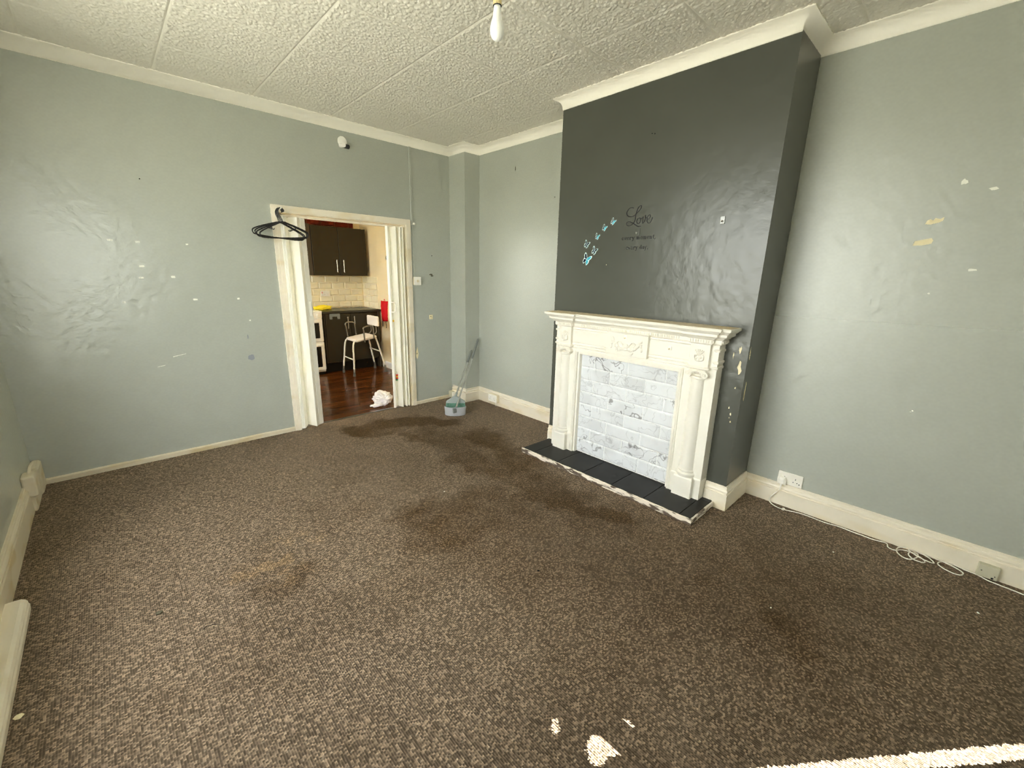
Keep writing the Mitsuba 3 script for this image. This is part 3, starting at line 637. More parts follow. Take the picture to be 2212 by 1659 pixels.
hp = thing('hearth', 'black tiled hearth with a chipped white edge in front of the fireplace', 'hearth')
hx0, hx1, hy0, hy1 = 2.445, XB, .925, 2.432
put('slab', box(hx0 + .012, hx1, hy0 + .012, hy1 - .012, 0.0005, .0385), 'grout_dark', hp)
yj = [hy0 + .012, 1.009, 1.266, 1.523, 1.780, 2.037, 2.294, hy1 - .012]
for a, b in zip(yj[:-1], yj[1:]):
    put('tile', cbox(hx0 + .012, 2.742, a + .0022, b - .0022, .034, ZH, .0015), 'slate', hp)
    put('tile', cbox(2.7465, hx1, a + .0022, b - .0022, .034, ZH, .0015), 'slate', hp)
def ragged(p0, p1, nrm, seed):
    n = 24; V, F = [], []
    p0, p1, nrm = np.array(p0), np.array(p1), np.array(nrm)
    for i, t in enumerate(np.linspace(0, 1, n)):
        c = p0 + (p1 - p0) * t
        o = .004 * meshkit.noise(np.array([[c[0] * 25, c[1] * 25, seed]]))[0]
        zt = .043 - .003 * meshkit.noise(np.array([[c[0] * 30, c[1] * 30, seed + 9]]))[0]
        for w, z in ((0, .0005), (.008 + o * .4, .0005), (.009 + o, .024), (.011 + o * .6, zt - .002), (.009, zt), (0, zt)): V.append((*(c + nrm * w), z))
    for i in range(n - 1):
        for j in range(6):
            k = (j + 1) % 6; F += [(6 * i + j, 6 * i + k, 6 * i + 6 + k), (6 * i + j, 6 * i + 6 + k, 6 * i + 6 + j)]
    for e in (0, 6 * (n - 1)): F += [(e, e + 1, e + 2), (e, e + 2, e + 3), (e, e + 3, e + 4), (e, e + 4, e + 5)]
    m = trimesh.Trimesh(np.array(V), np.array(F), process=False); m.fix_normals(); return m
ye = [hy0 + .0, 1.30, 1.66, 2.02, 2.28, hy1]
for k, (a, b) in enumerate(zip(ye[:-1], ye[1:])): put('edge_strip', ragged((hx0 + .012, a + .001), (hx0 + .012, b - .001), (-1, 0), k), 'chipped_edge', hp)
put('edge_strip', ragged((hx0 + .012, hy0 + .012), (XB - .028, hy0 + .012), (0, -1), 7), 'chipped_edge', hp)

# adhesive hooks
def hook_pad(name, label, x, y, z, w, h, m, mh):
    t = thing(name, label, 'hook')
    put('plate', rbox(x - .006, x, y - w / 2, y + w / 2, z - h / 2, z + h / 2, .0028, 1), m, t, 40)
    put('prong', tube(spline([(x - .005, y, z - h * .05), (x - .012, y, z - h * .22), (x - .020, y, z - h * .22), (x - .022, y, z - h * .02)], 4), .003, 8), mh, t, True)
hook_pad('adhesive_hook', 'white adhesive hook on the carved centre plaque of the fireplace', 2.692, 1.650, 1.078, .024, .030, 'white_plastic', 'aged_plastic')
hook_pad('adhesive_hook', 'white adhesive hook on the plain frieze right of the fireplace plaque', 2.7155, 1.322, 1.043, .024, .030, 'white_plastic', 'aged_plastic')
hook_pad('adhesive_hook', 'silver adhesive hook alone on the dark chimney breast above the mantel', XB, 1.128, 1.845, .028, .046, 'clear_plastic', 'steel')
hook_pad('adhesive_hook', 'clear plastic hook between the word Love and the lines below it', XB, 1.702, 1.806, .034, .050, 'dark_paint', 'clear_plastic')

# ================================================================== lettering and butterflies on the chimney breast
def stroke(pts, w, n=6, pen=0.0):
    q = spline(pts, n); ps = []
    for a, b in zip(q[:-1], q[1:]):
        d = b - a; ang = math.atan2(d[1], -d[0])
        ww = w * (0.55 + 0.75 * abs(math.sin(ang - .25))) if pen else w
        ps.append(sg.LineString([a, b]).buffer(ww / 2, 6))
    return unary_union(ps).simplify(w * .04)
lt = thing('wall_lettering', 'black wall decal reading Love, every moment, every day,', 'wall decal')
LV = {'capital_letter': [(1.7523, 1.9686), (1.7647, 1.9723), (1.7844, 1.9681), (1.8008, 1.9495), (1.8032, 1.933), (1.7915, 1.9186), (1.7706, 1.912), (1.7468, 1.9152), (1.7281, 1.927), (1.71, 1.942), (1.6944, 1.9602), (1.69, 1.9728), (1.6944, 1.9781), (1.7021, 1.9772), (1.7128, 1.9684), (1.7223, 1.9463), (1.7278, 1.9237), (1.7306, 1.8941), (1.7367, 1.8763), (1.753, 1.8589), (1.7725, 1.8517), (1.7891, 1.8545), (1.7983, 1.8635), (1.7953, 1.8752), (1.7835, 1.8794), (1.7669, 1.8766), (1.7415, 1.8649), (1.7202, 1.8519), (1.7036, 1.8442), (1.6859, 1.8441)]}
SM = [[(1.6913, 1.8946), (1.7034, 1.8981), (1.7143, 1.8897), (1.7167, 1.8749), (1.7095, 1.8628), (1.6978, 1.8637), (1.6893, 1.8764), (1.6882, 1.8911), (1.6936, 1.898), (1.6813, 1.8922), (1.6732, 1.8966)],
      [(1.6779, 1.8969), (1.6701, 1.9029), (1.6718, 1.8834), (1.6704, 1.8636), (1.6612, 1.8679), (1.6535, 1.8853), (1.6533, 1.9114), (1.654, 1.9033), (1.6388, 1.8908)],
      [(1.6379, 1.8826), (1.627, 1.8867), (1.617, 1.8989), (1.6175, 1.9102), (1.6261, 1.9125), (1.6361, 1.9003), (1.6374, 1.8777), (1.63, 1.8625), (1.6166, 1.8617), (1.605, 1.8754), (1.5996, 1.8944)]]
DT = .0012
put('letter', on_x(stroke(LV['capital_letter'], .0058, 6, 1), XB, DT), 'ink_black', lt)
for s in SM: put('letter', on_x(stroke(s, .0050, 6, 1), XB, DT), 'ink_black', lt)
# bold roman letters, units of the x-height, pen strokes joined
def rect(x0, x1, y0, y1): return sg.box(x0, y0, x1, y1)
def ln(pts, w): return sg.LineString(pts).buffer(w / 2, 6, cap_style=2)
def arc(cx, cy, rx, ry, a0, a1): return [(cx + rx * math.cos(math.radians(a)), cy + ry * math.sin(math.radians(a))) for a in np.linspace(a0, a1, 18)]
def oval(cx, rx, cy=.5, ry=.52, t=.13): return affinity.scale(sg.Point(0, 0).buffer(1, 16), rx, ry).difference(affinity.scale(sg.Point(0, 0).buffer(1, 16), rx - .2, ry - t * .6)), cx, cy
def O(cx, rx, cy=.5, ry=.52):
    g, a, b = oval(cx, rx, cy, ry); return affinity.translate(g, a, b)
G = {}
G['o'] = (unary_union([O(.42, .40)]), .88)
G['e'] = (unary_union([O(.40, .38).difference(sg.box(.45, .26, 1.2, .52)), rect(.1, .76, .50, .58)]), .82)
G['v'] = (unary_union([ln([(.12, .97), (.44, .02)], .24), ln([(.44, .02), (.76, .97)], .10), rect(0, .34, .9, 1.0), rect(.6, .92, .9, 1.0)]), .92)
G['y'] = (unary_union([ln([(.12, .97), (.46, .0)], .24), ln([(.80, .97), (.46, .0), (.30, -.38), (.12, -.42)], .11), sg.Point(.12, -.38).buffer(.11), rect(0, .34, .9, 1.0), rect(.62, .94, .9, 1.0)]), .94)
G['r'] = (unary_union([rect(.14, .38, 0, 1.0), rect(0, .52, 0, .09), rect(0, .2, .9, 1.0), ln(arc(.62, .55, .26, .42, 165, 50), .12), sg.Point(.70, .82).buffer(.13)]), .86)
hump = lambda x: [rect(x + .50, x + .74, 0, .72), rect(x + .38, x + .86, 0, .09), ln(arc(x + .43, .66, .19, .30, 175, 0), .14)]
G['n'] = (unary_union([rect(.14, .38, 0, 1.0), rect(0, .50, 0, .09), rect(0, .2, .9, 1.0)] + hump(.0)), .92)
G['m'] = (unary_union([rect(.14, .38, 0, 1.0), rect(0, .50, 0, .09), rect(0, .2, .9, 1.0)] + hump(.0) + hump(.37)), 1.30)
G['t'] = (unary_union([rect(.16, .40, .14, 1.32), rect(0, .58, .9, 1.0), ln(arc(.42, .20, .16, .16, 180, 320), .12)]), .62)
G['d'] = (unary_union([O(.38, .37), rect(.55, .79, 0, 1.5), rect(.40, .6, 1.41, 1.5), rect(.6, .92, 0, .09)]), .96)
G['a'] = (unary_union([affinity.translate(affinity.scale(O(.36, .34), 1, .62, origin=(0, 0)), 0, 0), rect(.46, .70, .02, .75), ln(arc(.40, .70, .18, .26, 0, 150), .12), rect(.5, .84, 0, .09), sg.Point(.18, .76).buffer(.12)]), .86)
G[','] = (unary_union([sg.Point(.14, .1).buffer(.14), ln([(.22, .06), (.2, -.12), (.06, -.28)], .09)]), .4)
def write(text, y0, y1, zb_, xh):
    wd = sum(.5 if ch == ' ' else G[ch][1] + .07 for ch in text); s = abs(y1 - y0) / wd; x = 0
    for ch in text:
        if ch == ' ': x += .5; continue
        g = affinity.scale(G[ch][0], s, xh, origin=(0, 0))
        g = affinity.scale(affinity.translate(g, x * s, 0), -1, 1, origin=(0, 0))
        put('letter', on_x(affinity.translate(g, y0, zb_).simplify(.0002), XB, DT), 'ink_black', lt); x += G[ch][1] + .07
write('every moment,', 1.8274, 1.5576, 1.7565, .0192)
write('every day,', 1.7871, 1.6071, 1.6905, .0192)

half = [(0, .30), (.16, .46), (.42, .80), (.66, .98), (.80, .92), (.78, .55), (.52, .12), (.62, -.12), (.56, -.52), (.36, -.86), (.20, -.70), (.06, -.40), (0, -.42)]
fwing = sg.Polygon([(.08, .30), (.42, .68), (.64, .84), (.66, .56), (.38, .12), (.08, .04)]).buffer(.03)
hwing = sg.Polygon([(.08, -.04), (.40, -.02), (.48, -.40), (.34, -.66), (.18, -.46), (.08, -.28)]).buffer(.03)
def butterfly(y, z, s, rot, right, label):
    t = thing('butterfly_decal', label, 'wall decal')
    f = lambda g, mirror: affinity.translate(affinity.scale(affinity.rotate(affinity.scale(g, -1 if mirror else 1, 1, origin=(0, 0)), -rot, origin=(0, 0)), -s, s, origin=(0, 0)), y, z)
    body = unary_union([sg.Polygon(half), affinity.scale(sg.Polygon(half), -1, 1, origin=(0, 0))]).buffer(.02)
    put('wing_edge', on_x(f(body, False), XB, .0025), 'decal_pale', t)
    put('wing', on_x(unary_union([f(fwing, True), f(hwing, True)]), XB, .0032), 'decal_navy', t, label='dark navy wing')
    put('wing', on_x(unary_union([f(fwing, False)]), XB, .0032), right, t)
    put('wing', on_x(unary_union([f(hwing, False)]), XB, .0032), right if right == 'decal_navy' else 'decal_cyan', t)
butterfly(2.1329, 1.6228, .046, 26, 'decal_cyan', 'largest blue butterfly decal, lowest of the six on the chimney breast')
butterfly(2.0638, 1.6873, .031, 28, 'decal_navy', 'dark butterfly decal just above and right of the largest butterfly')
butterfly(2.1409, 1.7359, .030, 26, 'decal_navy', 'dark butterfly decal directly above the largest butterfly, leftmost of the row')
butterfly(2.0445, 1.7892, .023, 22, 'decal_cyan', 'small butterfly decal, third from the top of the row')
butterfly(1.985, 1.8489, .024, 30, 'decal_cyan', 'small butterfly decal, second from the top of the row')
butterfly(1.9125, 1.8881, .024, 36, 'decal_cyan', 'topmost small butterfly decal, nearest the word Love')

# ================================================================== concertina doors
def slat_mesh(p, q, z0, z1, t=.007):
    p, q = np.array(p), np.array(q); d = (q - p) / np.linalg.norm(q - p); n = np.array([-d[1], d[0]]) * t / 2
    pts = sg.Polygon([p - n, q - n, q + n, p + n])
    m = extr(pts.buffer(-.001).buffer(.001, 2), z1 - z0); m.apply_translation((0, 0, z0)); return m
def concertina(label, plan, lead, ztop):
    t = thing('concertina_door', label, 'folding door')
    for a, b in zip(plan[:-1], plan[1:]): put('slat', slat_mesh(a, b, .014, ztop), 'pvc_slat', t)
    for p in plan[1:-1]: put('hinge_strip', cyl((p[0], p[1], .016), (p[0], p[1], ztop - .003), .0045, 8), 'pvc_slat', t)
    a, b = lead
    put('lead_post', slat_mesh(a, b, .014, ztop, .016), 'pvc_slat', t)
    return t
cdl = concertina('cream concertina door folded at the left side of the kitchen doorway',
      [(1.206, 4.270), (1.207, 4.186), (1.2135, 4.282), (1.2165, 4.180), (1.2225, 4.282), (1.226, 4.177), (1.288, 4.282), (1.331, 4.166), (1.365, 4.206)], ((1.365, 4.206), (1.413, 4.232)), 1.943)
put('latch_plate', rbox(1.378, 1.402, 4.202, 4.216, 1.08, 1.215, .004, 1), 'white_plastic', cdl, 40)
cdr = concertina('cream concertina door folded at the right side of the kitchen doorway',
      [(2.214, 4.222), (2.268, 4.282), (2.290, 4.190), (2.333, 4.285), (2.340, 4.190), (2.364, 4.285), (2.369, 4.187), (2.392, 4.280)], ((2.196, 4.232), (2.216, 4.217)), 1.950)
put('handle', tube(spline([(2.206, 4.212, 1.185), (2.222, 4.180, 1.185), (2.240, 4.172, 1.17), (2.240, 4.172, 1.10), (2.222, 4.180, 1.085), (2.206, 4.212, 1.085)], 6), .006, 10), 'white_plastic', cdr, True)
dtrack = put('track', cbox(DX0 + .004, DX1 - .004, 4.238, 4.266, DZ - .024, DZ - .006, .002), 'gloss_cream', door)
for i, x in enumerate((1.315, 1.395)): put('runner', cbox(x - .006, x + .006, 4.246, 4.258, 1.940, 1.947, .001), 'white_plastic', cdl)
k = thing('sticker', 'yellow and white sticker below the handle of the right folding door', 'sticker')
put('disc', ball((2.243, 4.243, .985), .012, 2, (1, .5, 1)), 'sticker_yellow', k, True); put('disc', ball((2.250, 4.247, .965), .011, 2, (1, .5, 1)), 'white_plastic', k, True)
k = thing('bead_charm', 'small red, yellow and green beads stuck low on the right folding door', 'beads')
for i, (z, m) in enumerate(((.398, 'white_plastic'), (.380, 'sticker_red'), (.362, 'sticker_yellow'), (.345, 'sticker_red'), (.325, 'sticker_green'))): put('bead', ball((2.255 + .004 * (i % 2), 4.246, z), .014, 2, (1, .6, .75)), m, k, True)
put('loop', tube([(2.256, 4.246, .405), (2.256, 4.244, .42)], .002, 6), 'black_plastic', k)

# ================================================================== things on the door wall
k = thing('wall_peg', 'small white peg at the top left corner of the door frame', 'peg')
put('base', rbox(1.176, 1.200, YB - .034, YB - .0275, 1.972, 2.002, .002, 1), 'white_plastic', k, 40)
put('prong', tube(spline([(1.188, YB - .032, 1.99), (1.188, YB - .075, 1.986), (1.188, YB - .145, 1.99), (1.188, YB - .150, 2.002)], 4), .005, 8), 'white_plastic', k, True)
def hanger_pts():
    p = [(0, 0)] + [(-.05, -.016), (-.13, -.050)] + [(-.182, -.076), (-.196, -.092), (-.192, -.112), (-.17, -.122)] + [(-.08, -.128), (.08, -.128)] + [(.17, -.122), (.192, -.112), (.196, -.092), (.182, -.076), (.13, -.05), (.05, -.016)]
    return p
ha = ['foremost black plastic hanger, tilted clockwise, on the door frame peg', 'black plastic hanger second from the front on the door frame peg', 'black plastic hanger second from the wall on the door frame peg', 'rearmost black plastic hanger, nearest the wall, on the door frame peg']
for i, (rz, ry, yy) in enumerate([(6, -4.0, -.135), (-3, -1.0, -.117), (4, 2.5, -.099), (-2, 5.0, -.081)]):
    M = np.eye(4); a, b = math.radians(rz), math.radians(ry)
    Rz = np.array([[math.cos(a), -math.sin(a), 0], [math.sin(a), math.cos(a), 0], [0, 0, 1]]); Ry = np.array([[math.cos(b), 0, math.sin(b)], [0, 1, 0], [-math.sin(b), 0, math.cos(b)]])
    top = np.array([1.188, YB + yy, 1.9905])
    f = lambda q: (np.array([[x, 0, z - .105] for x, z in q]) @ (Rz @ Ry).T) + top
    k = thing('coat_hanger', ha[i], 'coat hanger')
    put('frame', tube(f(spline(hanger_pts(), 5, True)), .0048, 8, True), 'black_plastic', k, True)
    put('hook', tube(f(spline([(0, 0), (-.008, .03), (-.022, .058), (-.024, .085), (-.010, .108), (.010, .108), (.022, .092), (.020, .080)], 6)), .0038, 8), 'black_plastic', k, True)
    for s in (-1, 1): put('strap_hook', tube(f(spline([(s * .10, -.038), (s * .095, -.055), (s * .082, -.060), (s * .076, -.050)], 4)), .003, 6), 'black_plastic', k, True)

k = thing('wall_light_fitting', 'round white wall fitting with one white and one black stub, above the doorway', 'light fitting')
pl = lathe([(0, 0), (.040, 0), (.043, .004), (.043, .010), (.036, .016), (0, .018)], 32)
put('back_plate', onto(pl, (1.808, YB, 2.640), (1, 0, 0), (0, 0, 1), (0, -1, 0)), 'appliance_white', k, 40)
put('stub', cat(cyl((1.790, YB - .012, 2.606), (1.786, YB - .085, 2.594), .0195, 24)), 'appliance_white', k, 40)
put('stub', cat(cyl((1.822, YB - .012, 2.606), (1.838, YB - .060, 2.592), .019, 24)), 'black_plastic', k, 40, label='black stub')
put('stem', cyl((1.805, YB - .016, 2.612), (1.82, YB - .05, 2.598), .010, 16), 'aged_plastic', k, 40)

k = thing('cable_trunking', 'thin grey painted trunking running from the coving down to the light switch', 'trunking')
put('channel', cat(cbox(2.489, 2.513, YB - .013, YB, 1.995, HC + .002, .002)), 'wall_paint', k)
put('lower_channel', onto(extr(sg.Polygon([(2.500, 1.450), (2.516, 1.450), (2.513, 1.996), (2.499, 1.996)]), .011), (0, YB, 0), (1, 0, 0), (0, 0, 1), (0, -1, 0)), 'wall_paint', k)
put('clip', cat(rbox(2.507, 2.527, YB - .024, YB - .001, 1.985, 2.008, .004, 1), cyl((2.470, YB - .012, 1.990), (2.512, YB - .012, 1.990), .0018, 6)), 'white_plastic', k, 40, label='white clip with a short wire to the door frame')
k = thing('light_switch', 'square white switch beside the right door frame', 'light switch')
put('back_box', cbox(2.491, 2.575, YB - .020, YB, 1.364, 1.450, .002), 'aged_plastic', k)
put('plate', rbox(2.489, 2.577, YB - .028, YB - .020, 1.362, 1.452, .003, 1), 'white_plastic', k, 40)
put('rocker', onto(lathe([(0, 0), (.014, 0), (.013, .006), (0, .008)], 20), (2.533, YB - .0275, 1.407), (1, 0, 0), (0, 0, 1), (0, -1, 0)), 'aged_plastic', k, 40)
for x in (2.506, 2.560): put('screw', cyl((x, YB - .0275, 1.407), (x, YB - .0295, 1.407), .003, 10), 'steel', k)

# pendant bulb
bx, by = 1.381, 1.588
k = thing('pendant_bulb', 'bare white bulb hanging in a tan lampholder from the ceiling', 'light bulb')
put('cord', tube([(bx, by, H), (bx, by, 2.67)], .0035, 8), 'holder_tan', k, True)
put('ceiling_rose', lathe([(0, H), (0, H - .03), (.02, H - .028), (.042, H - .014), (.045, H), (0, H)], 28).apply_translation((bx, by, 0)), 'white_plastic', k, 40)
hl = lathe([(0, 2.685), (.006, 2.685), (.012, 2.676), (.0165, 2.668), (.0165, 2.640), (.0175, 2.638), (.0175, 2.583), (.0160, 2.578), (0, 2.578)], 28); hl.apply_translation((bx, by, 0))
put('lampholder', hl, 'holder_tan', k, 40)
put('ring', tube([(bx + .0165 * math.cos(a), by + .0165 * math.sin(a), 2.578) for a in np.arange(24) * math.pi / 12], .0018, 6, True), 'black_plastic', k, True)
bl = lathe([(0, 2.579), (.0145, 2.579), (.0155, 2.566), (.018, 2.545), (.022, 2.527), (.0265, 2.513), (.0295, 2.500), (.0300, 2.490), (.0285, 2.477), (.024, 2.466), (.016, 2.4575), (.008, 2.4545), (0, 2.4535)], 32); bl.apply_translation((bx, by, 0))
put('glass', bl, 'bulb_white', k, True)

# ================================================================== broom and dustpan
e = np.array([.62, .785]); w_ = np.array([.785, -.62])       # towards the corner; across
pc = np.array([2.612, 3.635])
def loc(a, b, z): q = pc + w_ * a + e * b; return (q[0], q[1], z)
k = thing('dustpan', 'grey long-handled dustpan standing by the corner, in front of the broom head', 'dustpan')
def pan():
    out = [(-.115, -.005)] + [(.115 * math.sin(t), -.065 * math.cos(t) - .01) for t in np.linspace(-1.45, 1.45, 15)] + [(.115, -.005)]
    n = len(out); V = []; F = []
    for z, s in ((.002, .93), (.03, .98), (.098, 1.03)):
        for r_ in (0, 1):
            V += [loc(x * s * (1 - .03 * r_), y * s + .004 * r_, z + (.003 if r_ and z < .01 else 0)) for x, y in out]
    I = lambda l, r_, i: (2 * l + r_) * n + i
    for l in (0, 1):
        for i in range(n - 1):
            F += [(I(l, 0, i), I(l, 0, i + 1), I(l + 1, 0, i + 1)), (I(l, 0, i), I(l + 1, 0, i + 1), I(l + 1, 0, i)), (I(l, 1, i), I(l + 1, 1, i + 1), I(l, 1, i + 1)), (I(l, 1, i), I(l + 1, 1, i), I(l + 1, 1, i + 1))]
    for i in range(n - 1): F += [(I(2, 0, i), I(2, 0, i + 1), I(2, 1, i + 1)), (I(2, 0, i), I(2, 1, i + 1), I(2, 1, i))]
    m = trimesh.Trimesh(np.array(V), np.array(F), process=False)
    base = sg.Polygon([(x * .95, y * .95) for x, y in out] + [(.10, .14), (-.10, .14)])
    b = onto(extr(base, .006), (pc[0], pc[1], .0015), (w_[0], w_[1], 0), (e[0], e[1], 0), (0, 0, 1))
    sides = [slat_mesh((pc + w_ * s * .112 + e * (-.01)), (pc + w_ * s * .104 + e * .13), .002, .07, .004) for s in (-1, 1)]
    return cat(m, b, *sides)
put('pan', pan(), 'pan_grey', k, 35)
top = np.array([3.150, 3.905, .752])
h0 = np.array(loc(0, -.078, .062)); dirh = (top - h0) / np.linalg.norm(top - h0)
put('handle', tube([h0 + dirh * .02, h0 + dirh * .70], .0085, 12), 'aluminium', k, True)
put('grip', tube([h0 + dirh * .68, h0 + dirh * .71, h0 + dirh * (np.linalg.norm(top - h0) - .01), top], [.010, .0125, .0125, .009], 12), 'grip_grey', k, True)
put('clip', cat(tube([h0 - dirh * .01, h0 + dirh * .05], .0145, 12), cbox(h0[0] - .02, h0[0] + .02, h0[1] - .008, h0[1] + .02, .040, .092, .004)), 'grip_grey', k, 40)
k = thing('broom', 'broom with green bristles and a shorter handle leaning in the far corner', 'broom')
hb = [loc(x, .055 + y, z) for x, y, z in []]
head = trimesh.convex.convex_hull(np.array([loc(s * a, .05 + b, z) for s in (-1, 1) for a, b, z in ((.105, -.022, .118), (.105, .022, .118), (.100, -.018, .136), (.100, .018, .136), (.03, -.014, .168), (.03, .014, .168), (.018, -.012, .19), (.018, .012, .19))]))
put('head', head, 'head_grey', k)
br = []
for i in range(30):
    for j in range(4):
        a = (-.098 + .196 * i / 29); b = .05 - .016 + .0107 * j
        br.append(tube([loc(a, b, .120), loc(a * 1.12 + rng.uniform(-.002, .002), b * 1.0 + (j - 1.5) * .004, .012)], .0036, 5))
put('bristles', cat(*br), 'bristle_green', k, kind='stuff')
n0, n1 = np.array(loc(0, .05, .185)), np.array([3.060, 3.918, .622]); dn_ = (n1 - n0) / np.linalg.norm(n1 - n0)
L_ = np.linalg.norm(n1 - n0)
put('neck', tube([n0 - dn_ * .01, n0 + dn_ * .05], [.016, .011], 12), 'head_grey', k, True)
put('handle', tube([n0 + dn_ * .03, n0 + dn_ * (L_ - .16)], .0085, 12), 'aluminium', k, True)
put('grip', tube([n0 + dn_ * (L_ - .18), n0 + dn_ * (L_ - .16), n0 + dn_ * (L_ - .02), n1], [.010, .0135, .0135, .009], 12), 'grip_grey', k, True)

# ================================================================== sockets, boxes, cable
def faceplate_x(t, x, yc_, zc, w=.146, h=.086, m='white_plastic', sockets=True):
    put('plate', rbox(x - .009, x, yc_ - w / 2, yc_ + w / 2, zc - h / 2, zc + h / 2, .004, 1), m, t, 40)
    if not sockets: return
    for s in (-1, 1):
        c = yc_ + s * .032
        put('pin_hole', box(x - .0098, x - .0085, c - .002, c + .002, zc + .004, zc + .012), 'hole_black', t)
        for q in (-.011, .011): put('pin_hole', box(x - .0098, x - .0085, c + q - .0032, c + q + .0032, zc - .016, zc - .012), 'hole_black', t)
        y2 = yc_ + s * .058
        put('rocker', cbox(x - .013, x - .008, y2 - .006, y2 + .006, zc + .004, zc + .024, .002), m, t)
k = thing('double_socket', 'white double socket with a plug, above the skirting right of the chimney breast', 'socket')
faceplate_x(k, XR - .001, .602, .198)
put('screw', cyl((XR - .009, .545, .178), (XR - .0112, .545, .178), .004, 10), 'hole_black', k)
pk = thing('plug', 'white plug in the left half of the socket right of the chimney breast', 'plug')
put('body', trimesh.convex.convex_hull(np.vstack([np.array([(X, .640 + Y, Z) for Y, Z in ((-.024, .158), (-.024, .185), (-.014, .206), (.014, .206), (.024, .185), (.024, .158))]) for X in (XR - .011, XR - .036)] + [np.array([(XR - .046, .640 + Y, Z) for Y, Z in ((-.014, .164), (-.010, .190), (.010, .190), (.014, .164))])])), 'white_plastic', pk)
put('cord_grip', tube([(XR - .034, .640, .166), (XR - .036, .641, .140)], [.008, .005], 10), 'white_plastic', pk, True)
cz = .0045
cab = [(XR - .036, .641, .142), (XR - .038, .642, .120), (XR - .040, .660, .090), (XR - .042, .686, .045), (XR - .045, .690, .018), (XR - .058, .668, cz), (3.112, .630, cz), (3.110, .592, cz), (3.128, .5375, cz), (3.140, .477, cz), (3.132, .362, cz), (3.144, .294, cz), (3.138, .224, cz), (3.136, .178, cz), (3.135, .1185, cz),
       (3.146, .063, cz), (3.1064, .0526, cz), (3.0938, .0317, cz), (3.1025, .0131, cz), (3.1286, -.0038, cz), (3.1409, -.0283, cz), (3.1393, -.0536, cz), (3.1227, -.0827, cz), (3.0957, -.1056, cz), (3.0721, -.1055, cz), (3.0604, -.0867, .006), (3.0583, -.0596, .009), (3.0835, -.0392, .011), (3.1139, -.0399, .012), (3.1301, -.0543, .012), (3.1312, -.0729, .012), (3.0995, -.075, .011), (3.0646, -.0652, .012), (3.0381, -.0458, .009), (3.0402, -.0179, .008), (3.0711, .007, .008), (3.1043, .0133, .010), (3.1407, .0038, .011), (3.158, -.0197, .012), (3.160, -.0509, .012), (3.158, -.0889, .010), (3.1416, -.121, .008), (3.113, -.1418, .006), (3.095, -.1383, .008), (3.0863, -.1181, .012), (3.0951, -.0753, .016), (3.129, -.0356, .018), (3.150, -.0519, .017), (3.156, -.1016, .012), (3.160, -.1435, .008), (3.158, -.1794, .006), (3.1511, -.2087, cz), (3.1324, -.2403, cz), (3.1105, -.2559, cz), (3.0787, -.2468, cz), (3.0695, -.2194, cz), (3.0797, -.1853, .006), (3.0981, -.1615, .008), (3.117, -.1578, .010), (3.1433, -.1714, .012), (3.1577, -.1941, .012), (3.160, -.2256, .010), (3.1557, -.265, cz), (3.152, -.3034, cz), (3.140, -.325, cz), (3.128, -.345, cz), (3.122, -.385, cz), (3.118, -.42, cz), (3.110, -.4685, cz), (3.08, -.60, cz), (3.02, -.80, cz)]
put('power_cable', tube(spline(cab, 6), .0032, 8), 'white_plastic', None, True, 'thin white cable from the plug, lying along the right skirting and looped into coils', 'cable')
put('cable_clip', cbox(3.098, 3.124, .585, .600, .0005, .012, .003), 'white_plastic', None, False, 'small white clip on the cable below the plugged-in socket', 'cable clip')
k = thing('junction_box', 'off-white square box fixed on the right skirting beside the coiled cable', 'junction box')
put('body', cbox(XR - .052, XR - .020, -.377, -.300, .008, .078, .003), 'grey_box', k)
put('screw', cyl((XR - .052, -.315, .045), (XR - .0545, -.315, .045), .003, 8), 'scuff_dark', k); put('screw', cyl((XR - .052, -.365, .030), (XR - .0545, -.365, .030), .003, 8), 'scuff_dark', k)
put('cable_hole', cyl((XR - .052, -.358, .017), (XR - .0535, -.358, .017), .005, 10), 'hole_black', k)
k = thing('double_socket', 'white double socket on a raised box on the skirting of the far alcove', 'socket')
put('back_box', cbox(XR - .060, XR - .019, 3.540, 3.690, .044, .138, .004), 'aged_plastic', k)
faceplate_x(k, XR - .060, 3.612, .092)
put('cable', tube([(XR - .045, 3.575, .045), (XR - .043, 3.575, .002)], .003, 6), 'white_plastic', k)
k = thing('junction_box', 'white box on the low bead at the corner behind the dustpan', 'junction box')
put('body', cbox(2.925, NX - .001, 4.135, 4.206, .012, .092, .004), 'grey_box', k)
put('cover', rbox(2.928, NX - .004, 4.128, 4.137, .016, .088, .003, 1), 'white_plastic', k, 40)
k = thing('junction_box', 'rounded cream box above the skirting in the near-left corner of the room', 'junction box')
put('body', rbox(XL, XL + .062, 3.74, 3.85, .100, .238, .014, 2), 'old_cream', k, 40)
put('cable_end', tube(spline([(XL + .035, 3.80, .235), (XL + .038, 3.86, .26), (XL + .045, 3.93, .262)], 4), .008, 8), 'old_cream', k, True)
k = thing('pipe_boxing', 'low cream timber boxing along the left wall at the edge of the picture', 'boxing')
prof = [(0, .0005), (.066, .0005), (.068, .030), (.064, .037), (.064, .046), (.058, .056), (.046, .064), (.026, .066), (0, .066)]
put('board', run([(XL + .026, 2.62), (XL + .026, -1.2)], [(a - .002, b) for a, b in prof]), 'gloss_cream', k)

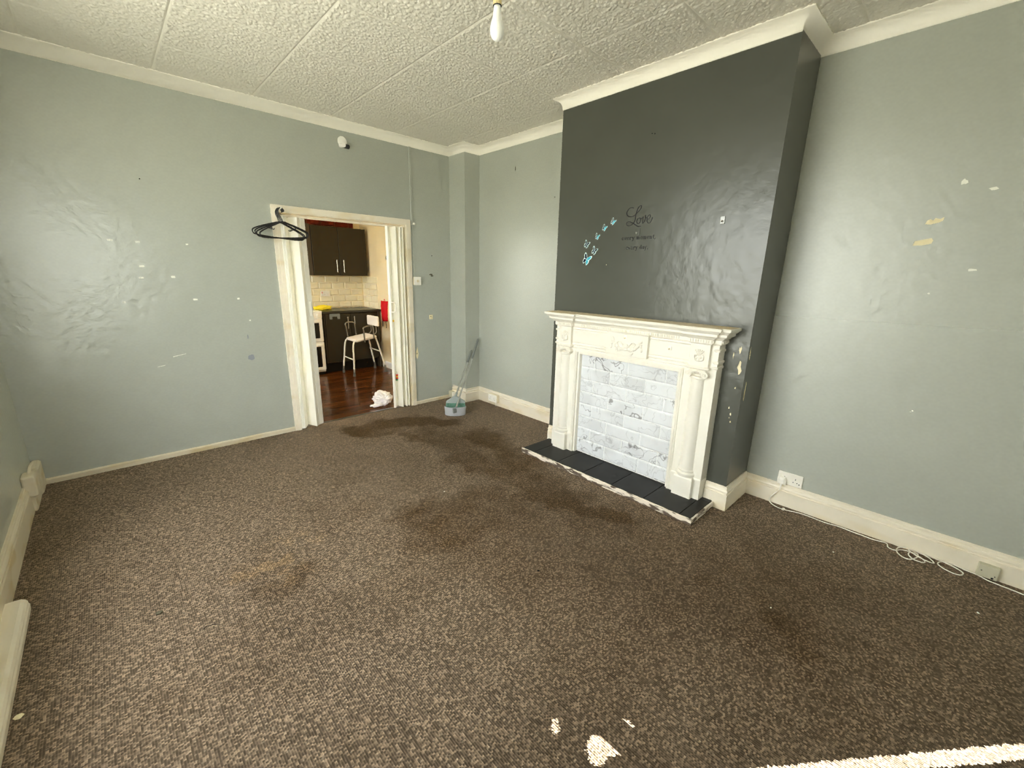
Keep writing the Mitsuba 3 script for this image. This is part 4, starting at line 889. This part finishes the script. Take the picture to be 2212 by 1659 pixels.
# ================================================================== kitchen things
k = thing('wall_cabinet', 'dark brown two-door cupboard on the kitchen wall', 'cupboard')
put('carcass', cbox(2.21, 3.105, 6.685, KY - .023, 1.425, 2.122, .002), 'cabinet_side', k)
put('side_panel', cbox(2.20, 2.292, 6.668, 6.684, 1.425, 2.14, .002), 'cabinet_side', k)
for x0, x1, xh in ((2.300, 2.682, 2.634), (2.687, 3.112, 2.737)):
    d = put('door', cbox(x0, x1, 6.660, 6.682, 1.427, 2.122, .002), 'cabinet_brown', k)
    put('handle', cat(cyl((xh, 6.632, 1.474), (xh, 6.632, 1.655), .0055, 12), *[cyl((xh, 6.632, z), (xh, 6.661, z), .004, 8) for z in (1.495, 1.634)]), 'steel', d, 40)
k = thing('base_cabinet', 'dark brown two-door base unit under the kitchen worktop', 'cupboard')
put('carcass', cbox(2.285, 3.125, 6.405, KY - .01, .15, .885, .002), 'cabinet_side', k)
put('end_panel', cbox(3.104, 3.128, 6.375, KY - .01, 0.0005, .885, .002), 'cabinet_side', k)
put('plinth', cbox(2.285, 3.10, 6.47, 6.49, 0.0005, .15, .002), 'cabinet_void', k)
for x0, x1, xh in ((2.300, 2.671, 2.621), (2.676, 3.100, 2.721)):
    d = put('door', cbox(x0, x1, 6.380, 6.403, .165, .878, .002), 'cabinet_brown', k)
    put('handle', cat(cyl((xh, 6.352, .656), (xh, 6.352, .838), .0055, 12), *[cyl((xh, 6.352, z), (xh, 6.381, z), .004, 8) for z in (.675, .818)]), 'steel', d, 40)
cl_ = unary_union([sg.box(2.362, .842, 2.510, .882), sg.box(2.362, .806, 2.398, .85), sg.box(2.474, .806, 2.510, .85)]).buffer(-.003).buffer(.005)
put('door_latch', on_y(cl_, 6.3795, .006), 'grip_grey', k, label='grey plastic child latch on the left door')
put('worktop', cbox(2.262, KX - .002, 6.372, KY - .009, .888, .922, .004), 'worktop', None, False, 'dark kitchen worktop running into the corner under the cream tiles', 'worktop')
k = thing('cooker', 'white cooker with two black glass oven doors, left of the base unit', 'cooker')
put('body', cbox(1.75, 2.248, 6.385, KY - .01, .04, .915, .004), 'appliance_white', k)
put('plinth', cbox(1.76, 2.24, 6.40, 6.42, .0005, .045, .002), 'cabinet_void', k)
put('hob', cbox(1.745, 2.252, 6.355, KY - .01, .912, .932, .004), 'appliance_white', k)
put('control_panel', cbox(1.75, 2.248, 6.355, 6.387, .835, .912, .004), 'appliance_white', k)
for x in (1.80, 1.90, 2.0, 2.10, 2.19): put('knob', cyl((x, 6.355, .874), (x, 6.330, .874), .018, 20), 'appliance_white', k, 40)
for z0, z1 in ((.495, .826), (.072, .482)):
    d = put('oven_door', cbox(1.752, 2.246, 6.358, 6.384, z0, z1, .004), 'appliance_white', k)
    put('glass', cbox(1.80, 2.196, 6.354, 6.36, z0 + .05, z1 - .06, .002), 'black_glass', d)
    put('handle', cat(cbox(1.79, 2.206, 6.318, 6.332, z1 - .045, z1 - .028, .004), *[cbox(x, x + .015, 6.33, 6.36, z1 - .043, z1 - .030, .002) for x in (1.80, 2.18)]), 'appliance_white', d)
for x in (1.86, 2.12):
    for y in (6.52, 6.80): put('hotplate', lathe([(0, .932), (.085, .932), (.085, .940), (.075, .944), (0, .944)], 28).apply_translation((x, y, 0)), 'steel' if x > 2 else 'black_plastic', k, 40)
# cloth
def crumple(c, r, s, seed, amp=.35, n=4, fl=.0):
    m = trimesh.creation.icosphere(n, 1.0); v = m.vertices.copy()
    q = 1 + amp * (meshkit.fbm(v * 2.2 + 5, 4, seed) - .5) * 2 + .12 * np.abs(meshkit.noise(v * 5 + 9, seed + 3) - .5)
    v = v * q[:, None] * np.array(s) * r; v[:, 2] = np.maximum(v[:, 2], -fl); m.vertices = v + np.array(c); return m
put('cleaning_cloth', cat(crumple((2.39, 6.70, .945), .075, (1.5, .9, .55), 5, .6, 4, .021), crumple((2.345, 6.66, .936), .06, (1.3, 1, .3), 9, .6, 4, .012), crumple((2.465, 6.70, .94), .05, (1.0, 1, .5), 11, .6, 4, .016)), 'yellow_cloth', None, 40, 'crumpled bright yellow cloth on the kitchen worktop beside the cooker', 'cloth')
k = thing('double_socket', 'white double socket on the cream kitchen tiles above the worktop', 'socket')
sk = []
put('plate', rbox(2.474, 2.622, KY - .022, KY - .007, 1.106, 1.192, .004, 1), 'white_plastic', k, 40)
put('rocker', cbox(2.488, 2.500, KY - .026, KY - .02, 1.150, 1.172, .002), 'sticker_red', k); put('rocker', cbox(2.596, 2.608, KY - .026, KY - .02, 1.150, 1.172, .002), 'white_plastic', k)
for c in (2.52, 2.575):
    put('pin_hole', box(c - .002, c + .002, KY - .0226, KY - .0215, 1.152, 1.160), 'hole_black', k)
    for q in (-.010, .010): put('pin_hole', box(c + q - .003, c + q + .003, KY - .0226, KY - .0215, 1.131, 1.135), 'hole_black', k)
# red bag
def wall_sack():
    V, F = [], []; n = 18
    lev = [(.745, .070, .030), (.76, .078, .040), (.82, .082, .045), (.90, .088, .046), (.97, .094, .044), (1.03, .106, .030), (1.052, .118, .012)]
    for z, hw, d in lev:
        for t in np.linspace(0, math.pi, n):
            V.append((KX - .001 - d * math.sin(t) * (1 + .15 * math.sin(5 * t + z * 30)), 6.243 + hw * math.cos(t), z + .006 * math.sin(3 * t)))
    for i in range(len(lev) - 1):
        for j in range(n - 1): a = i * n + j; F += [(a, a + 1, a + n + 1), (a, a + n + 1, a + n)]
    F += [(0, j + 1, j) for j in range(1, n - 1)]
    b = (len(lev) - 1) * n; F += [(b, b + j, b + j + 1) for j in range(1, n - 1)]
    m = trimesh.Trimesh(np.array(V), np.array(F), process=False); m.fix_normals(); return m
k = thing('bag_holder', 'red fabric carrier-bag holder hanging on the kitchen wall', 'bag holder')
put('sleeve', wall_sack(), 'red_fabric', k, 50)
put('hanging_loop', tube(spline([(KX - .008, 6.26, 1.05), (KX - .006, 6.235, 1.085), (KX - .008, 6.21, 1.05)], 5), .003, 6), 'red_fabric', k, True)
put('strap', tube(spline([(KX - .02, 6.31, .75), (KX - .012, 6.312, .70), (KX - .012, 6.318, .66)], 4), .005, 6), 'black_plastic', k, True)
put('strap', tube(spline([(KX - .02, 6.20, .75), (KX - .012, 6.20, .69), (KX - .010, 6.21, .64)], 4), .003, 6), 'black_plastic', k, True)
put('plastic_bag', cat(crumple((2.175, 4.455, .078), .092, (1.15, .9, .86), 21, .45, 5, .077), crumple((2.09, 4.42, .02), .05, (1.4, .9, .35), 23, .6, 4, .019)), 'thin_bag', None, 60, 'crumpled white plastic bag on the kitchen floor behind the right folding door', 'plastic bag')

# stool
k = thing('perching_stool', 'white padded stool with grey metal arms and backrest standing on the kitchen floor', 'stool')
seat = rbox(-.165, .165, -.180, .170, -.022, .022, .020, 2)
a = math.radians(-8); M = np.eye(4); M[:3, :3] = [[math.cos(a), 0, math.sin(a)], [0, 1, 0], [-math.sin(a), 0, math.cos(a)]]; M[:3, 3] = (2.735, 6.19, .530)
seat.apply_transform(M); put('seat', seat, 'white_vinyl', k, 40)
bk = rbox(2.905, 2.945, 6.000, 6.345, .700, .850, .019, 2); put('backrest', bk, 'white_vinyl', k, 40)
feet = [(2.490, 6.335), (2.505, 5.985), (2.995, 6.340), (3.010, 6.000)]
tops = [(2.60, 6.32), (2.61, 6.06), (2.86, 6.32), (2.865, 6.06)]
for (fx, fy), (tx, ty) in zip(feet, tops):
    zt = .505 if tx < 2.7 else .545
    b = np.array([fx, fy, .06]); t = np.array([tx + (-.06 if tx < 2.7 else .04), ty, zt - .02])
    lg = put('leg', tube(spline([b, b + (t - b) * .5, b + (t - b) * .9, (tx - (.03 if tx < 2.7 else -.02), ty, zt), (tx + (.04 if tx < 2.7 else -.04), ty, zt + .004)], 5), .0125, 12), 'white_tube', k, True)
    put('leg_extension', tube([b + (b - t) * .02, b + (t - b) * .10], .0138, 12), 'grey_metal', lg, True)
    put('foot', lathe([(0, 0.0005), (.021, 0.0005), (.021, .012), (.016, .05), (.014, .062), (0, .062)], 16).apply_translation((fx, fy, 0)), 'grey_rubber', lg, 40)
put('stretcher', tube([(2.519, 6.330, .245), (2.531, 6.008, .235)], .010, 10), 'white_tube', k, True)
put('stretcher', tube([(2.927, 6.330, .335), (2.940, 6.025, .325)], .010, 10), 'white_tube', k, True)
for y, pts in ((6.325, [(2.590, .515), (2.568, .685), (2.562, .728), (2.585, .752), (2.635, .758), (2.685, .748), (2.703, .71), (2.715, .56)]), (5.975, [(2.69, .49), (2.682, .64), (2.677, .69), (2.70, .712), (2.76, .724), (2.81, .722), (2.825, .69), (2.835, .535)])):
    put('armrest', tube(spline([(x, y, z) for x, z in pts], 6), .0105, 12), 'grey_metal', k, True)
for y in (6.10, 6.27): put('back_support', tube(spline([(2.86, y, .545), (2.93, y, .60), (2.935, y, .66), (2.93, y, .72)], 5), .009, 10), 'grey_metal', k, True)

# ================================================================== litter on the carpet
bits = [(1.433, 1.276, .006, 'hole_black', 'black crumb on the bare carpet in the middle of the room'), (1.542, 2.291, .005, 'filler_white', 'pale crumb on the carpet between doorway and hearth'), (-.038, 2.212, .012, 'scuff_dark', 'dark fluff on the carpet near the left wall'),
        (2.808, .258, .005, 'filler_white', 'white crumb on the carpet near the right skirting'), (2.065, .364, .004, 'filler_white', 'tiny white crumb on the carpet right of the dark stain'), (2.765, -.311, .006, 'filler_white', 'white shred on the carpet near the coiled cable'), (-.435, 1.95, .012, 'filler_cream', 'pale chip on the carpet beside the left boxing')]
for i, (x, y, r, m, l) in enumerate(bits): put('crumb', crumple((x, y, r * .35), r, (1, .8, .45), 30 + i, .5, 2, r * .34), m, None, 40, l, 'crumb')

for pts, l in (([(.085, 1.975), (.105, 1.985), (.13, 1.975), (.145, 1.962)], 'thin dark thread on the carpet near the yellowish stain'), ([(.335, 1.745), (.352, 1.748), (.362, 1.73), (.352, 1.715)], 'curled dark thread on the bare carpet left of the middle')):
    put('thread', tube(spline([(x, y, .002) for x, y in pts], 5), .0011, 5), 'hole_black', None, True, l, 'thread')
# ================================================================== outside: trees that shade the window from the sun
def crown(key, label):
    r = np.random.default_rng(5); q = np.array([-.788, .615]) / np.linalg.norm([-.788, .615])
    mid = np.array([XL, 1.85, 1.6]) + SUN * 13.0                      # the crown stands on the sun's path to the windows
    ex, ey, ez = np.array([q[1], -q[0], 0]), np.array([q[0], q[1], 0]), np.array([0, 0, 1.0])
    def gap(C, m):      # where the light falls through between the branches
        F = C - SUN * (C[:, 2] / SUN[2])[:, None]
        g = np.zeros(len(C), bool)
        for x, y, rx, ry, t in ((.943, .550, .046, .036, .0), (1.043, .518, .062, .038, .0), (.898, .691, .024, .018, 0), (.93, .84, .016, .012, 0)):
            g |= ((F[:, 0] - x) / (rx + m)) ** 2 + ((F[:, 1] - y) / (ry + m)) ** 2 < 1
        side = (F[:, 0] - 1.346) * .615 + (F[:, 1] - .11) * .788      # across the long streak
        return g | ((side < .0 + m) & (side > -.030 - m))
    def leaves(C, a, b):
        n = len(C)
        A = r.normal(size=(n, 3)); A /= np.linalg.norm(A, axis=1, keepdims=True)
        B = np.cross(A, r.normal(size=(n, 3))); B /= np.linalg.norm(B, axis=1, keepdims=True)
        V = np.stack([C - A * a, C + B * b, C + A * a, C - B * b], 1).reshape(-1, 3); i = np.arange(n)[:, None] * 4
        return trimesh.Trimesh(V, np.vstack([i + [0, 1, 2], i + [0, 2, 3]]), process=False)
    n = 40000
    C = mid + np.outer(r.uniform(-2.1, 4.6, n), ex) + np.outer(r.uniform(-.9, .9, n), ey) + np.outer(r.uniform(-1.9, 1.9, n), ez)
    big = C[~gap(C, .20)]
    n = 1200000
    C = mid + np.outer(r.uniform(-1.2, .8, n), ex) + np.outer(r.uniform(-.9, .9, n), ey) + np.outer(r.uniform(-1.6, 1.6, n), ez)
    small = C[gap(C, .25) & ~gap(C, .024)]
    k = thing(key, label, 'tree')
    put('foliage', cat(leaves(big, .11, .06), leaves(small, .024, .015)), 'leaf', k, kind='stuff')
    put('trunk', tube([(mid[0], mid[1], -1.0), (mid[0], mid[1], 4.0), (mid[0], mid[1], mid[2] - 1)], [.3, .22, .1], 12), 'bark', k, True)
crown('tree', 'leafy tree outside the left window')

for k_, d_ in labels.items():
    for stem, gname in (('coat_hanger', 'black hangers on the door frame peg'), ('butterfly_decal', 'butterfly decals on the chimney breast'), ('adhesive_hook', 'adhesive hooks around the fireplace'),
                        ('concertina_door', 'concertina doors of the kitchen doorway'), ('junction_box', 'surface mounted boxes on the skirtings'), ('double_socket', 'white double sockets'), ('crumb', 'crumbs on the carpet'), ('thread', 'dark threads on the carpet')):
        if '__' not in k_ and (k_ == stem or k_[:-4] == stem): d_['group'] = gname
